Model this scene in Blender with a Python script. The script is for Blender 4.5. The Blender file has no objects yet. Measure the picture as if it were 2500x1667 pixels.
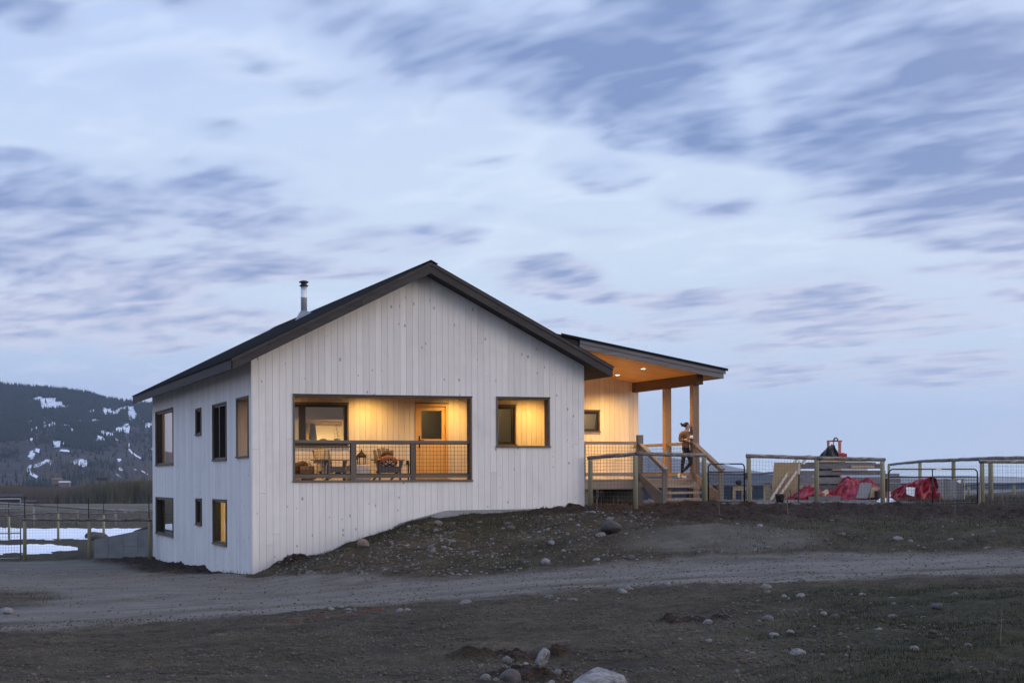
import bpy, bmesh, math, random
import numpy as np
from mathutils import Vector, Matrix, Euler
random.seed(7); rng = np.random.RandomState(11)
S = bpy.context.scene
COL = S.collection
rad = math.radians

# ---------------------------------------------------------------- camera
CX, CY, CZ = -8.4096, -41.7246, 2.4703
YAW = 0.3618014
RV = (math.cos(YAW), -math.sin(YAW)); FV = (math.sin(YAW), math.cos(YAW))
cam = bpy.data.cameras.new('camera'); camo = bpy.data.objects.new('camera', cam); COL.objects.link(camo)
camo.location = (CX, CY, CZ); camo.rotation_euler = (rad(90), 0.00468, -YAW)
cam.sensor_width = 36; cam.lens = 3857.5/2500*36; cam.shift_y = (1167.15-833.5)/2500
cam.clip_start = .1; cam.clip_end = 60000
S.camera = camo
S.view_settings.view_transform = 'Standard'; S.view_settings.look = 'None'
S.view_settings.gamma = 1; S.view_settings.use_curve_mapping = False
S.view_settings.exposure = 0.33
S.render.engine = 'CYCLES'
S.cycles.use_denoising = True
S.cycles.max_bounces = 8; S.cycles.diffuse_bounces = 4; S.cycles.glossy_bounces = 3
S.cycles.transparent_max_bounces = 12; S.cycles.volume_bounces = 1
S.cycles.sample_clamp_indirect = 4.0

def wpt(u, v):            # lateral / forward distance from the camera station -> world x, y
    return CX + u*RV[0] + v*FV[0], CY + u*RV[1] + v*FV[1]
def uv_of(x, y):
    dx, dy = x-CX, y-CY
    return dx*RV[0]+dy*RV[1], dx*FV[0]+dy*FV[1]

# ---------------------------------------------------------------- node helper
class N:
    def __init__(s, tree): s.t = tree; s.n = tree.nodes; s.l = tree.links
    def add(s, typ, **kw):
        nd = s.n.new(typ)
        for k, v in kw.items(): setattr(nd, k, v)
        return nd
    def put(s, sock, v):
        if isinstance(v, bpy.types.NodeSocket): s.l.new(v, sock)
        elif v is not None:
            if sock.type == 'RGBA' and len(v) == 3: v = (*v, 1)
            sock.default_value = v
    def math(s, op, a, b=None, c=None, clamp=False):
        m = s.add('ShaderNodeMath', operation=op, use_clamp=clamp)
        s.put(m.inputs[0], a); s.put(m.inputs[1], b)
        if c is not None: s.put(m.inputs[2], c)
        return m.outputs[0]
    def vmath(s, op, a, b=None, out=0):
        m = s.add('ShaderNodeVectorMath', operation=op); s.put(m.inputs[0], a)
        if b is not None: s.put(m.inputs[1], b)
        return m.outputs[out]
    def xyz(s, x, y, z=0.0):
        m = s.add('ShaderNodeCombineXYZ')
        for i, q in enumerate((x, y, z)): s.put(m.inputs[i], q)
        return m.outputs[0]
    def sep(s, v):
        m = s.add('ShaderNodeSeparateXYZ'); s.put(m.inputs[0], v); return m.outputs
    def noise(s, vec, scale, detail=3, rough=.55, dist=0.0, col=False):
        m = s.add('ShaderNodeTexNoise'); s.put(m.inputs['Vector'], vec)
        m.inputs['Scale'].default_value = scale; m.inputs['Detail'].default_value = detail
        m.inputs['Roughness'].default_value = rough; m.inputs['Distortion'].default_value = dist
        return m.outputs[1 if col else 0]
    def voro(s, vec, scale, feature='F1', out='Distance', rand=1.0):
        m = s.add('ShaderNodeTexVoronoi', feature=feature); s.put(m.inputs['Vector'], vec)
        m.inputs['Scale'].default_value = scale; m.inputs['Randomness'].default_value = rand
        return m.outputs[out]
    def map(s, vec, scale=(1, 1, 1), loc=(0, 0, 0), rot=(0, 0, 0)):
        m = s.add('ShaderNodeMapping'); s.put(m.inputs['Vector'], vec)
        s.put(m.inputs['Location'], loc); m.inputs['Rotation'].default_value = rot; m.inputs['Scale'].default_value = scale
        return m.outputs[0]
    def ramp(s, f, pts, interp='LINEAR'):
        m = s.add('ShaderNodeValToRGB'); cr = m.color_ramp; cr.interpolation = interp
        while len(cr.elements) < len(pts): cr.elements.new(.5)
        for e, (p, c) in zip(cr.elements, pts):
            e.position = p; e.color = (c, c, c, 1) if isinstance(c, (int, float)) else (*c, 1)
        s.put(m.inputs[0], f); return m.outputs[0]
    def mr(s, f, a, b, c=0.0, d=1.0, smooth=False):
        m = s.add('ShaderNodeMapRange', clamp=True)
        if smooth: m.interpolation_type = 'SMOOTHSTEP'
        s.put(m.inputs[0], f)
        for i, q in enumerate((a, b, c, d)): s.put(m.inputs[i+1], q)
        return m.outputs[0]
    def mix(s, f, a, b, mode='MIX'):
        m = s.add('ShaderNodeMix', data_type='RGBA', blend_type=mode)
        s.put(m.inputs[0], f); s.put(m.inputs[6], a); s.put(m.inputs[7], b); return m.outputs[2]
    def attr(s, name, out='Color'):
        m = s.add('ShaderNodeAttribute'); m.attribute_name = name; return m.outputs[out]
    def bump(s, h, strength=.3, dist=.01):
        m = s.add('ShaderNodeBump'); s.put(m.inputs['Height'], h)
        m.inputs['Strength'].default_value = strength; m.inputs['Distance'].default_value = dist
        return m.outputs[0]

# ---------------------------------------------------------------- world
w = bpy.data.worlds.new('World'); S.world = w; w.use_nodes = True
SUN_AZ_WORLD = (0.76, -0.65)          # horizontal direction towards the afterglow
SUN_EL = 7.0
def build_world():
    g = N(w.node_tree); g.n.clear()
    out = g.add('ShaderNodeOutputWorld'); bg = g.add('ShaderNodeBackground')
    g.l.new(bg.outputs[0], out.inputs[0])
    d = g.add('ShaderNodeTexCoord').outputs['Generated']
    u = g.vmath('DOT_PRODUCT', d, (RV[0], RV[1], 0), 1)
    f = g.vmath('DOT_PRODUCT', d, (FV[0], FV[1], 0), 1)
    z = g.sep(d)[2]
    az = g.math('ARCTAN2', u, f)
    el = g.math('ARCSINE', z)
    sky = g.add('ShaderNodeTexSky', sky_type='NISHITA'); sky.sun_disc = False
    sky.sun_elevation = rad(SUN_EL); sky.sun_rotation = math.atan2(SUN_AZ_WORLD[0], SUN_AZ_WORLD[1])
    sky.air_density = 1.2; sky.dust_density = 1.0; sky.ozone_density = 2.0
    nish = g.vmath('SCALE', sky.outputs[0]); nish.node.inputs['Scale'].default_value = 0.06
    # gradient evening out the clear dusk sky; unseen zenith brightened for the side wall
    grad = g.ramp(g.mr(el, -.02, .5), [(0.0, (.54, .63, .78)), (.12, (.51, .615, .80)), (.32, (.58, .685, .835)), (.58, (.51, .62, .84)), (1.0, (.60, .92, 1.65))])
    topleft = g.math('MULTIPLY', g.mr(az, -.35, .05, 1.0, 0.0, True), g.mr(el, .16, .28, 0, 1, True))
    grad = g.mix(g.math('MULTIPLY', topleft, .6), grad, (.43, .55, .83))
    left = g.mr(az, -.35, .12, 1.0, 0.0, True)
    low = g.mr(el, .0, .13, 1.0, 0.0, True)
    grad = g.mix(g.math('MULTIPLY', g.math('MULTIPLY', left, low), .55), grad, (.24, .32, .60))
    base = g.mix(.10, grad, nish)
    # cloud layer on a flat sheet overhead, drawn out along the wind
    zz = g.math('ADD', g.math('MAXIMUM', z, 0.0), .085)
    P = g.xyz(g.math('DIVIDE', u, zz), g.math('DIVIDE', f, zz))
    WA = math.atan2(0.76, -0.65)
    Pr = g.map(P, rot=(0, 0, -WA))
    warp = g.vmath('SUBTRACT', g.noise(Pr, 1.3, 2, .5, 0, True), (.5, .5, .5))
    ws = g.vmath('SCALE', warp); ws.node.inputs['Scale'].default_value = .28
    Pw = g.vmath('ADD', Pr, ws)
    n0 = g.noise(g.map(Pw, scale=(.6, 1.0, 1)), .7, 2.0, .5)
    n1 = g.noise(g.map(Pw, scale=(.88, 1.0, 1)), 2.6, 2.5, .5)
    n2 = g.noise(g.map(Pw, scale=(.58, 1.0, 1), loc=(3.3, 1.7, 0)), 7.5, 2.5, .55)
    vs = g.add('ShaderNodeTexVoronoi', feature='SMOOTH_F1'); g.put(vs.inputs['Vector'], g.map(Pw, scale=(.8, 1.0, 1))); vs.inputs['Scale'].default_value = 2.6; vs.inputs['Smoothness'].default_value = .55
    puff = g.mr(vs.outputs['Distance'], .05, .75, .78, .22)
    tex = g.math('ADD', g.math('ADD', g.math('MULTIPLY', n0, .20), g.math('MULTIPLY', n1, .34)), g.math('ADD', g.math('MULTIPLY', n2, .18), g.math('MULTIPLY', puff, .28)))
    # where the big banks of cloud hang (azimuth, elevation in radians)
    AE = g.xyz(az, el)
    def blob(px, py, rx, ry, rot, amp):
        # a bank of cloud around a bearing / elevation, given in degrees-like tangents
        m = g.add('ShaderNodeMapping', vector_type='TEXTURE'); g.put(m.inputs[0], AE)
        m.inputs['Location'].default_value = (math.atan((px-1250)/3857.5), math.atan((1167-py)/3857.5), 0); m.inputs['Rotation'].default_value = (0, 0, rot)
        m.inputs['Scale'].default_value = (rx/3857.5, ry/3857.5, 1)
        gr = g.add('ShaderNodeTexGradient', gradient_type='SPHERICAL'); g.put(gr.inputs[0], m.outputs[0])
        return g.math('MULTIPLY', g.mr(gr.outputs[1], 0, .75, 0, 1, True), amp)
    blobs = [(1900, 40, 1250, 330, -.25, .40), (2300, 330, 820, 380, -.25, .50), (1500, 170, 760, 220, -.35, .42), (1100, 50, 700, 170, -.1, .33), (2250, 520, 520, 130, -.05, .34), (2450, 615, 330, 50, .03, .30),
             (250, 600, 1150, 260, .0, .28), (150, 730, 900, 200, .0, .29), (900, 600, 420, 110, .05, .22), (1310, 675, 260, 80, .0, .27), (1480, 430, 260, 80, -.1, .17), (1150, 515, 200, 50, .1, .15), (1180, 400, 220, 45, .05, .10), (1400, 545, 300, 50, -.1, .13), (1740, 490, 260, 80, 0, .26),
             (560, 330, 180, 50, -.1, .08), (820, 375, 240, 60, -.25, .10), (660, 235, 160, 40, -.1, .05), (430, 285, 160, 35, 0, .05), (60, 85, 190, 80, -.1, .2), (450, 0, 360, 80, -.2, .17), (40, 420, 160, 50, 0, .17), (2050, 780, 850, 140, .0, .25), (2150, 905, 760, 80, .0, .27), (2420, 700, 360, 80, -.1, .18)]
    cov = None
    for b in blobs:
        o = blob(*b); cov = o if cov is None else g.math('MAXIMUM', cov, o)
    outside = g.math('MAXIMUM', g.mr(el, .30, .45, 0, .10, True), g.mr(g.math('ABSOLUTE', az), .36, .6, 0, .16, True))
    cov = g.math('MAXIMUM', cov, outside)
    dens = g.math('ADD', g.math('MULTIPLY', g.math('SUBTRACT', tex, .5), 2.3), g.math('SUBTRACT', g.math('MULTIPLY', cov, 1.6), .185))
    a_cl = g.mr(dens, -.14, .22, 0, 1, True)
    shade = g.mr(g.math('ADD', dens, g.math('MULTIPLY', g.math('SUBTRACT', n2, .5), 1.5)), .0, .62)
    cloud = g.mix(shade, (.40, .49, .705), (.173, .248, .455))
    pink = g.mix(shade, (.60, .598, .695), (.29, .35, .54))
    cloud = g.mix(g.mr(el, .09, .19, .9, 0), cloud, pink)
    c = g.mix(g.math('MULTIPLY', a_cl, g.mr(el, .02, .12, .45, .95)), base, cloud)
    lite = g.math('MULTIPLY', g.mr(g.math('ADD', g.math('MULTIPLY', n1, .45), g.math('MULTIPLY', n2, .55)), .47, .64, 0, 1, True), g.mr(a_cl, 1.0, .1))
    lite = g.math('MULTIPLY', lite, g.mr(el, .03, .10))
    c = g.mix(g.math('MULTIPLY', lite, .35), c, (.70, .78, .90))
    # the sunset glow low in the west, left of the view
    glow = g.math('MULTIPLY', g.math('MULTIPLY', g.mr(az, -.40, -.75, 0, 1, True), g.mr(az, -2.0, -1.1, 0, 1, True)), g.mr(el, .22, .02, 0, 1, True))
    c = g.mix(g.math('MULTIPLY', glow, .8), c, (.95, .66, .56))
    # afterglow side of the sky, behind the viewer
    sd = g.vmath('DOT_PRODUCT', d, (SUN_AZ_WORLD[0], SUN_AZ_WORLD[1], 0.12), 1)
    c = g.mix(g.mr(sd, -.2, .95, 0, .8, True), c, (.84, .77, .80))
    below = g.mr(z, -.02, .0, 0, 1)
    c = g.mix(below, (.16, .17, .22), c)
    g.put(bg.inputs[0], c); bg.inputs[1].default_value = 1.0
build_world()

# the last light of the west: very wide and weak
sl = bpy.data.lights.new('afterglow_sun', 'SUN'); sl.energy = 1.0; sl.angle = rad(30); sl.color = (1, .89, .80)
so = bpy.data.objects.new('afterglow_sun', sl); COL.objects.link(so)
h = math.cos(rad(SUN_EL)); dv = Vector((SUN_AZ_WORLD[0]*h, SUN_AZ_WORLD[1]*h, math.sin(rad(SUN_EL))))
so.rotation_euler = dv.to_track_quat('Z', 'Y').to_euler()
so.location = (0, -20, 30)

# ---------------------------------------------------------------- materials
def new_mat(name):
    m = bpy.data.materials.new(name); m.use_nodes = True
    g = N(m.node_tree); b = g.n['Principled BSDF']
    return m, g, b
def plain(name, col, rough=.6, metal=0.0, var=.25, scale=8, bump=0.0, spec=None):
    m, g, b = new_mat(name)
    p = g.add('ShaderNodeTexCoord').outputs['Object']
    oi = g.add('ShaderNodeObjectInfo').outputs['Random']
    n = g.noise(p, scale, 4, .6)
    f = g.math('MULTIPLY', g.mr(n, .25, .75, 1-var, 1+var), g.mr(oi, 0, 1, 1-var*.5, 1+var*.5))
    c = g.vmath('SCALE', (*col,)); g.put(c.node.inputs['Scale'], f)
    g.put(b.inputs['Base Color'], c); b.inputs['Roughness'].default_value = rough; b.inputs['Metallic'].default_value = metal
    if spec is not None: b.inputs['Specular IOR Level'].default_value = spec
    if bump: g.put(b.inputs['Normal'], g.bump(n, bump, .01))
    return m
def wood(name, c1, c2, axis='Z', knot=.5, rough=.75, tint=.10, grain=1.0, knotc=None, streak=.5, damp=None):
    """boards: long grain along one axis, knots, a tone of its own for each piece"""
    m, g, b = new_mat(name)
    p = g.add('ShaderNodeTexCoord').outputs['Object']
    oi = g.add('ShaderNodeObjectInfo').outputs['Random']
    isl = g.add('ShaderNodeNewGeometry').outputs['Random Per Island']
    r = g.math('FRACT', g.math('ADD', g.math('MULTIPLY', oi, 7.31), g.math('MULTIPLY', isl, 3.77)))
    off = g.xyz(g.math('MULTIPLY', r, 31.0), g.math('MULTIPLY', r, 17.0), g.math('MULTIPLY', r, 53.0))
    p2 = g.vmath('ADD', p, off)
    sc = {'X': (.07, 1, 1), 'Y': (1, .07, 1), 'Z': (1, 1, .07)}[axis]
    pg = g.map(p2, scale=sc)
    gr = g.noise(pg, 26*grain, 4, .6, .6)
    gr2 = g.noise(pg, 6*grain, 3, .5, .4)
    f = g.math('ADD', g.math('MULTIPLY', gr, .6), g.math('MULTIPLY', gr2, .4))
    c = g.mix(g.mr(f, .5-streak*.4, .5+streak*.4), c1, c2)
    t = g.mr(r, 0, 1, 1-tint, 1+tint)
    c2n = g.vmath('SCALE', c); g.put(c2n.node.inputs['Scale'], t); c = c2n
    if knot:
        ks = {'X': (.6, 1, 1), 'Y': (1, .6, 1), 'Z': (1, 1, .6)}[axis]
        kv = g.voro(g.map(p2, scale=ks), 5.2, 'F1')
        kc = g.add('ShaderNodeTexVoronoi'); g.put(kc.inputs['Vector'], g.map(p2, scale=ks)); kc.inputs['Scale'].default_value = 5.2
        pick = g.math('GREATER_THAN', g.sep(kc.outputs['Color'])[0], 1-.36*knot)
        size = g.mr(g.sep(kc.outputs['Color'])[1], 0, 1, .06, .19)
        kk = g.math('MULTIPLY', g.math('SUBTRACT', 1.0, g.math('DIVIDE', kv, size), clamp=True), pick)
        c = g.mix(g.math('MULTIPLY', g.math('POWER', kk, .5), .85), c, knotc or tuple(q*.3 for q in c1))
    if damp:   # blotchy weathering
        c = g.mix(g.mr(g.noise(p, .9, 4, .6), .5, .75, 0, .5), c, damp)
    g.put(b.inputs['Base Color'], c); b.inputs['Roughness'].default_value = rough
    b.inputs['Specular IOR Level'].default_value = .25
    g.put(b.inputs['Normal'], g.bump(f, .25, .004))
    return m
MT = {}
MT['white'] = wood('white_stained_board', (.65, .615, .58), (.81, .785, .76), 'Z', 1.4, .8, .065, 1.0, (.15, .125, .11), .8, (.57, .545, .52))
MT['white_side'] = MT['white']
MT['interior_board'] = wood('pale_porch_board', (.60, .55, .49), (.72, .68, .62), 'Z', .5, .8, .06, 1.0, (.4, .33, .25))
MT['trim'] = wood('weathered_trim', (.10, .078, .06), (.19, .155, .125), 'Z', .4, .8, .1)
MT['trimx'] = wood('weathered_trim_level', (.10, .078, .06), (.19, .155, .125), 'X', .4, .8, .1)
MT['jamb'] = wood('knotty_jamb', (.24, .20, .165), (.40, .345, .29), 'Z', .8, .7, .05, .6)
MT['fascia'] = wood('dark_fascia', (.034, .03, .029), (.07, .063, .06), 'X', .4, .7, .12)
MT['fascia_pale'] = wood('weathered_fascia', (.10, .095, .10), (.20, .19, .19), 'X', .4, .7, .12)
MT['soffit'] = wood('dark_soffit', (.028, .026, .027), (.042, .04, .04), 'Y', 0, .8)
MT['roof'] = plain('roof_metal', (.017, .017, .018), .85, 0, .2, 3, 0, .06)
MT['frame'] = plain('black_window_frame', (.010, .0095, .009), .45, 0, .1)
MT['concrete'] = plain('concrete', (.25, .255, .26), .85, 0, .22, 2.2, .2)
MT['core'] = plain('wall_core', (.05, .047, .045), .9)
MT['plaster'] = plain('interior_plaster', (.62, .58, .50), .85, 0, .04)
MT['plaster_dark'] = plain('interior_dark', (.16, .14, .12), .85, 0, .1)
MT['door'] = wood('oiled_door', (.56, .34, .125), (.68, .45, .20), 'Z', .1, .5, .04)
MT['cedar'] = wood('ceiling_board', (.62, .33, .10), (.80, .47, .18), 'X', .6, .55, .14, 1, (.2, .08, .03))
MT['timber'] = wood('rough_timber', (.20, .125, .08), (.34, .235, .155), 'Z', .7, .75, .05, .8)
MT['timberx'] = wood('rough_timber_beam', (.085, .045, .028), (.15, .085, .055), 'Y', .5, .75, .05, .8)
MT['deck'] = wood('deck_board', (.30, .235, .17), (.44, .35, .27), 'X', .4, .75, .1)
MT['decky'] = wood('deck_rail', (.17, .14, .115), (.28, .235, .195), 'Y', .4, .75, .1)
MT['deckz'] = wood('deck_post', (.15, .13, .11), (.25, .22, .19), 'Z', .4, .75, .1)
MT['treated'] = wood('treated_post', (.215, .19, .115), (.33, .30, .195), 'Z', .5, .8, .16, .6)
MT['log'] = None
MT['grey_timber'] = wood('weathered_timber', (.13, .12, .115), (.25, .24, .235), 'X', .4, .85, .25, .8)
MT['tan_timber'] = wood('fresh_timber', (.36, .255, .14), (.52, .40, .25), 'X', .4, .8, .15, .8)
MT['stud'] = wood('pale_stud', (.42, .35, .27), (.56, .48, .39), 'Z', .4, .8, .06)
MT['ply'] = wood('plywood', (.25, .17, .09), (.36, .26, .15), 'X', .3, .8, .05, .4, None, .7, (.2, .13, .07))
MT['wire'] = plain('dark_wire', (.02, .018, .017), .5, .3, .1)
MT['wire_galv'] = plain('zinc_wire', (.11, .115, .12), .5, .5, .1)
MT['galv'] = plain('zinc_tube', (.42, .44, .46), .4, .7, .12)
MT['gate'] = plain('dark_green_tube', (.016, .022, .024), .45, .2, .1)
MT['black'] = plain('black_metal', (.012, .012, .013), .5, .2, .1)
MT['steel'] = plain('stainless_flue', (.66, .68, .70), .42, .55, .06)
def tarp_mat():
    m, g, b = new_mat('red_tarp'); p = g.add('ShaderNodeTexCoord').outputs['Object']
    n = g.noise(p, 3.4, 4, .7); g.put(b.inputs['Base Color'], g.mix(g.mr(n, .44, .62), (.27, .004, .014), (.46, .045, .085))); b.inputs['Roughness'].default_value = .42  # deep red and pink patches put fold shade and highlights into the colour
    g.put(b.inputs['Normal'], g.bump(g.noise(p, 9, 3, .6), .4, .03)); return m
MT['tarp'] = tarp_mat()
MT['blacktarp'] = plain('black_tarp', (.008, .009, .012), .5, 0, .2)
MT['rust'] = plain('faded_orange_paint', (.42, .15, .11), .6, .1, .2)
MT['whitepaint'] = plain('white_sheet', (.72, .72, .72), .6, 0, .06)
MT['greyboard'] = plain('grey_sheet', (.20, .20, .205), .8, 0, .12, 3)
MT['snow'] = plain('snow', (.80, .83, .88), .7, 0, .05, 1.5, .3)
MT['chair'] = wood('grey_painted_slat', (.075, .073, .08), (.12, .115, .12), 'Z', 0, .7, .08)
MT['chair_back'] = wood('grey_brown_slat', (.15, .12, .09), (.22, .18, .14), 'Z', .2, .75, .08)
MT['bronze'] = plain('dark_lantern_metal', (.03, .022, .014), .5, .5, .2)
MT['pouf'] = plain('cream_pouf', (.50, .46, .42), .85, 0, .1, 20, .2)
MT['fur'] = plain('brown_fur', (.10, .06, .025), .9, 0, .5, 25, .6)
MT['skin'] = plain('skin', (.55, .34, .26), .55, 0, .05)
MT['sweater'] = plain('brown_sweater', (.21, .11, .048), .9, 0, .15, 20, .3)
MT['leggings'] = plain('black_leggings', (.011, .011, .014), .7, 0, .1)
MT['shoe'] = plain('white_shoe', (.62, .62, .60), .6, 0, .1)
MT['hair'] = plain('dark_hair', (.012, .008, .007), .5, 0, .2, 40)
MT['mug'] = plain('white_mug', (.78, .78, .76), .3, 0, .02)
MT['bucket'] = plain('black_plastic', (.012, .012, .014), .45, 0, .1)
MT['leaf'] = plain('dark_leaf', (.03, .045, .015), .6, 0, .3)
MT['ceramic'] = plain('white_pot', (.62, .60, .56), .5, 0, .05)
MT['maroon'] = plain('maroon_leather', (.09, .018, .016), .5, 0, .15)
MT['navy_cloth'] = plain('dark_patterned_cloth', (.05, .045, .04), .9, 0, .8, 30)
MT['yellow_cloth'] = plain('mustard_cloth', (.42, .27, .05), .9, 0, .45, 22)

def bark_mat():
    m, g, b = new_mat('weathered_log')
    p = g.add('ShaderNodeTexCoord').outputs['Object']
    pm = g.map(p, scale=(.5, .5, 1.5))
    n = g.noise(pm, 9, 4, .65); n2 = g.noise(p, 34, 3, .6)
    c = g.ramp(n, [(.28, (.06, .048, .042)), (.44, (.16, .135, .12)), (.58, (.26, .235, .21)), (.68, (.46, .43, .40))])
    c = g.mix(g.math('MULTIPLY', n2, .5), c, (.05, .04, .035))
    g.put(b.inputs['Base Color'], c); b.inputs['Roughness'].default_value = .85
    g.put(b.inputs['Normal'], g.bump(n2, .5, .01)); return m
MT['log'] = bark_mat()
def glass_mat(name, tint=(.9, .93, .95), refl=1.0):
    m, g, b = new_mat(name); g.n.remove(b)
    out = g.n['Material Output']
    tr = g.add('ShaderNodeBsdfTransparent'); g.put(tr.inputs[0], tint)
    gl = g.add('ShaderNodeBsdfGlossy'); gl.inputs['Roughness'].default_value = .01
    ge = g.add('ShaderNodeNewGeometry')
    ca = g.math('ABSOLUTE', g.vmath('DOT_PRODUCT', ge.outputs['Incoming'], ge.outputs['Normal'], 1))
    f = g.math('ADD', .035, g.math('MULTIPLY', g.math('POWER', g.math('SUBTRACT', 1.0, ca), 5.0), .95), clamp=True)
    mx = g.add('ShaderNodeMixShader'); g.put(mx.inputs[0], f)
    g.l.new(tr.outputs[0], mx.inputs[1]); g.l.new(gl.outputs[0], mx.inputs[2]); g.l.new(mx.outputs[0], out.inputs[0])
    return m
MT['glass'] = glass_mat('window_glass')
MT['glass_dark'] = glass_mat('dim_window_glass', (.35, .36, .38))
def emit_mat(name, col, st):
    m, g, b = new_mat(name); b.inputs['Base Color'].default_value = (.9, .85, .7, 1)
    b.inputs['Emission Color'].default_value = (*col, 1); b.inputs['Emission Strength'].default_value = st; return m
MT['lamp'] = emit_mat('lamp_glow', (1, .80, .48), 8)
MT['farlamp'] = emit_mat('distant_lamp_glow', (1, .93, .8), 6)

# ---------------------------------------------------------------- mesh helpers
class MB:
    def __init__(s): s.v = []; s.f = []
    def add(s, vs, fs):
        o = len(s.v); s.v.extend([tuple(q) for q in vs]); s.f.extend([tuple(i+o for i in f) for f in fs]); return s
    def box(s, x0, x1, y0, y1, z0, z1):
        return s.hexa([(x0, y0, z0), (x1, y0, z0), (x1, y1, z0), (x0, y1, z0)], [(x0, y0, z1), (x1, y0, z1), (x1, y1, z1), (x0, y1, z1)])
    def hexa(s, b, t):
        return s.add(list(b)+list(t), [(3, 2, 1, 0), (4, 5, 6, 7), (0, 1, 5, 4), (1, 2, 6, 5), (2, 3, 7, 6), (3, 0, 4, 7)])
    def prism(s, poly, axis, a, b):
        """poly of 2-D points extruded along axis ('y': points are x,z)"""
        n = len(poly)
        def P(q, t): return {'x': (t, q[0], q[1]), 'y': (q[0], t, q[1]), 'z': (q[0], q[1], t)}[axis]
        vs = [P(q, a) for q in poly]+[P(q, b) for q in poly]
        fs = [tuple(range(n)), tuple(range(2*n-1, n-1, -1))]+[(i, i+n, (i+1) % n+n, (i+1) % n) for i in range(n)]
        return s.add(vs, fs)
    def bar(s, p, q, wd, ht, up=(0, 0, 1)):
        p = Vector(p); q = Vector(q); d = (q-p).normalized(); u = Vector(up)
        sd = d.cross(u)
        if sd.length < 1e-4: sd = d.cross(Vector((1, 0, 0)))
        sd.normalize(); u2 = sd.cross(d)
        c = [(-1, -1), (1, -1), (1, 1), (-1, 1)]
        return s.hexa([p+sd*(a*wd/2)+u2*(b*ht/2) for a, b in c], [q+sd*(a*wd/2)+u2*(b*ht/2) for a, b in c])
    def tube(s, pts, r, n=8, cap=True):
        pts = [Vector(p) for p in pts]; rs = r if isinstance(r, (list, tuple)) else [r]*len(pts)
        o = len(s.v); m = len(pts); prev = None
        for i, p in enumerate(pts):
            d = (pts[min(i+1, m-1)]-pts[max(i-1, 0)]).normalized()
            if prev is None:
                a = d.cross(Vector((0, 0, 1)))
                if a.length < 1e-3: a = d.cross(Vector((0, 1, 0)))
            else: a = prev-d*prev.dot(d)
            a.normalize(); prev = a; b = d.cross(a)
            for k in range(n):
                t = 2*math.pi*k/n; s.v.append(tuple(p+(a*math.cos(t)+b*math.sin(t))*rs[i]))
        for i in range(m-1):
            for k in range(n):
                s.f.append((o+i*n+k, o+i*n+(k+1) % n, o+(i+1)*n+(k+1) % n, o+(i+1)*n+k))
        if cap: s.f.append(tuple(o+k for k in range(n-1, -1, -1))); s.f.append(tuple(o+(m-1)*n+k for k in range(n)))
        return s
    def lathe(s, c, prof, n=20):
        o = len(s.v); m = len(prof)
        for r, z in prof:
            for k in range(n):
                t = 2*math.pi*k/n; s.v.append((c[0]+r*math.cos(t), c[1]+r*math.sin(t), c[2]+z))
        for i in range(m-1):
            for k in range(n): s.f.append((o+i*n+k, o+i*n+(k+1) % n, o+(i+1)*n+(k+1) % n, o+(i+1)*n+k))
        s.f.append(tuple(o+k for k in range(n-1, -1, -1))); s.f.append(tuple(o+(m-1)*n+k for k in range(n)))
        return s
    def build(s, name, mat, parent=None, smooth=False, label=None):
        off = Vector((0, 0, 0)); q = parent
        while q is not None: off += q.location; q = q.parent
        me = bpy.data.meshes.new(name)
        me.from_pydata([(a-off[0], b-off[1], c-off[2]) for a, b, c in s.v], [], s.f); me.update()
        if smooth: me.polygons.foreach_set('use_smooth', [True]*len(me.polygons))
        me.materials.append(MT[mat] if isinstance(mat, str) else mat)
        o = bpy.data.objects.new(name, me); COL.objects.link(o)
        if parent is not None: o.parent = parent
        if label: o['label'] = label
        return o
def raw(name, V, F, mat, parent=None, smooth=False):
    me = bpy.data.meshes.new(name); V = np.asarray(V, np.float32); F = np.asarray(F, np.int32)
    me.vertices.add(len(V)); me.vertices.foreach_set('co', V.ravel())
    k = F.shape[1]; me.loops.add(F.size); me.loops.foreach_set('vertex_index', F.ravel())
    me.polygons.add(len(F)); me.polygons.foreach_set('loop_start', np.arange(0, F.size, k)); me.polygons.foreach_set('loop_total', np.full(len(F), k))
    if smooth: me.polygons.foreach_set('use_smooth', np.ones(len(F), bool))
    me.update(calc_edges=True); me.materials.append(MT[mat] if isinstance(mat, str) else mat)
    o = bpy.data.objects.new(name, me); COL.objects.link(o)
    if parent is not None: o.parent = parent
    return o
def tag(o, label=None, cat=None, group=None, kind=None):
    if label: o['label'] = label
    if cat: o['category'] = cat
    if group: o['group'] = group
    if kind: o['kind'] = kind
    return o
def thing(name, label, cat, loc, group=None):
    o = bpy.data.objects.new(name, None); COL.objects.link(o); o.location = loc; o.empty_display_size = .2
    return tag(o, label, cat, group)
def copy_tree(o, parent=None):
    c = o.copy(); COL.objects.link(c)
    if parent is not None: c.parent = parent; c.matrix_parent_inverse = o.matrix_parent_inverse
    for ch in list(o.children): copy_tree(ch, c)
    return c

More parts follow.
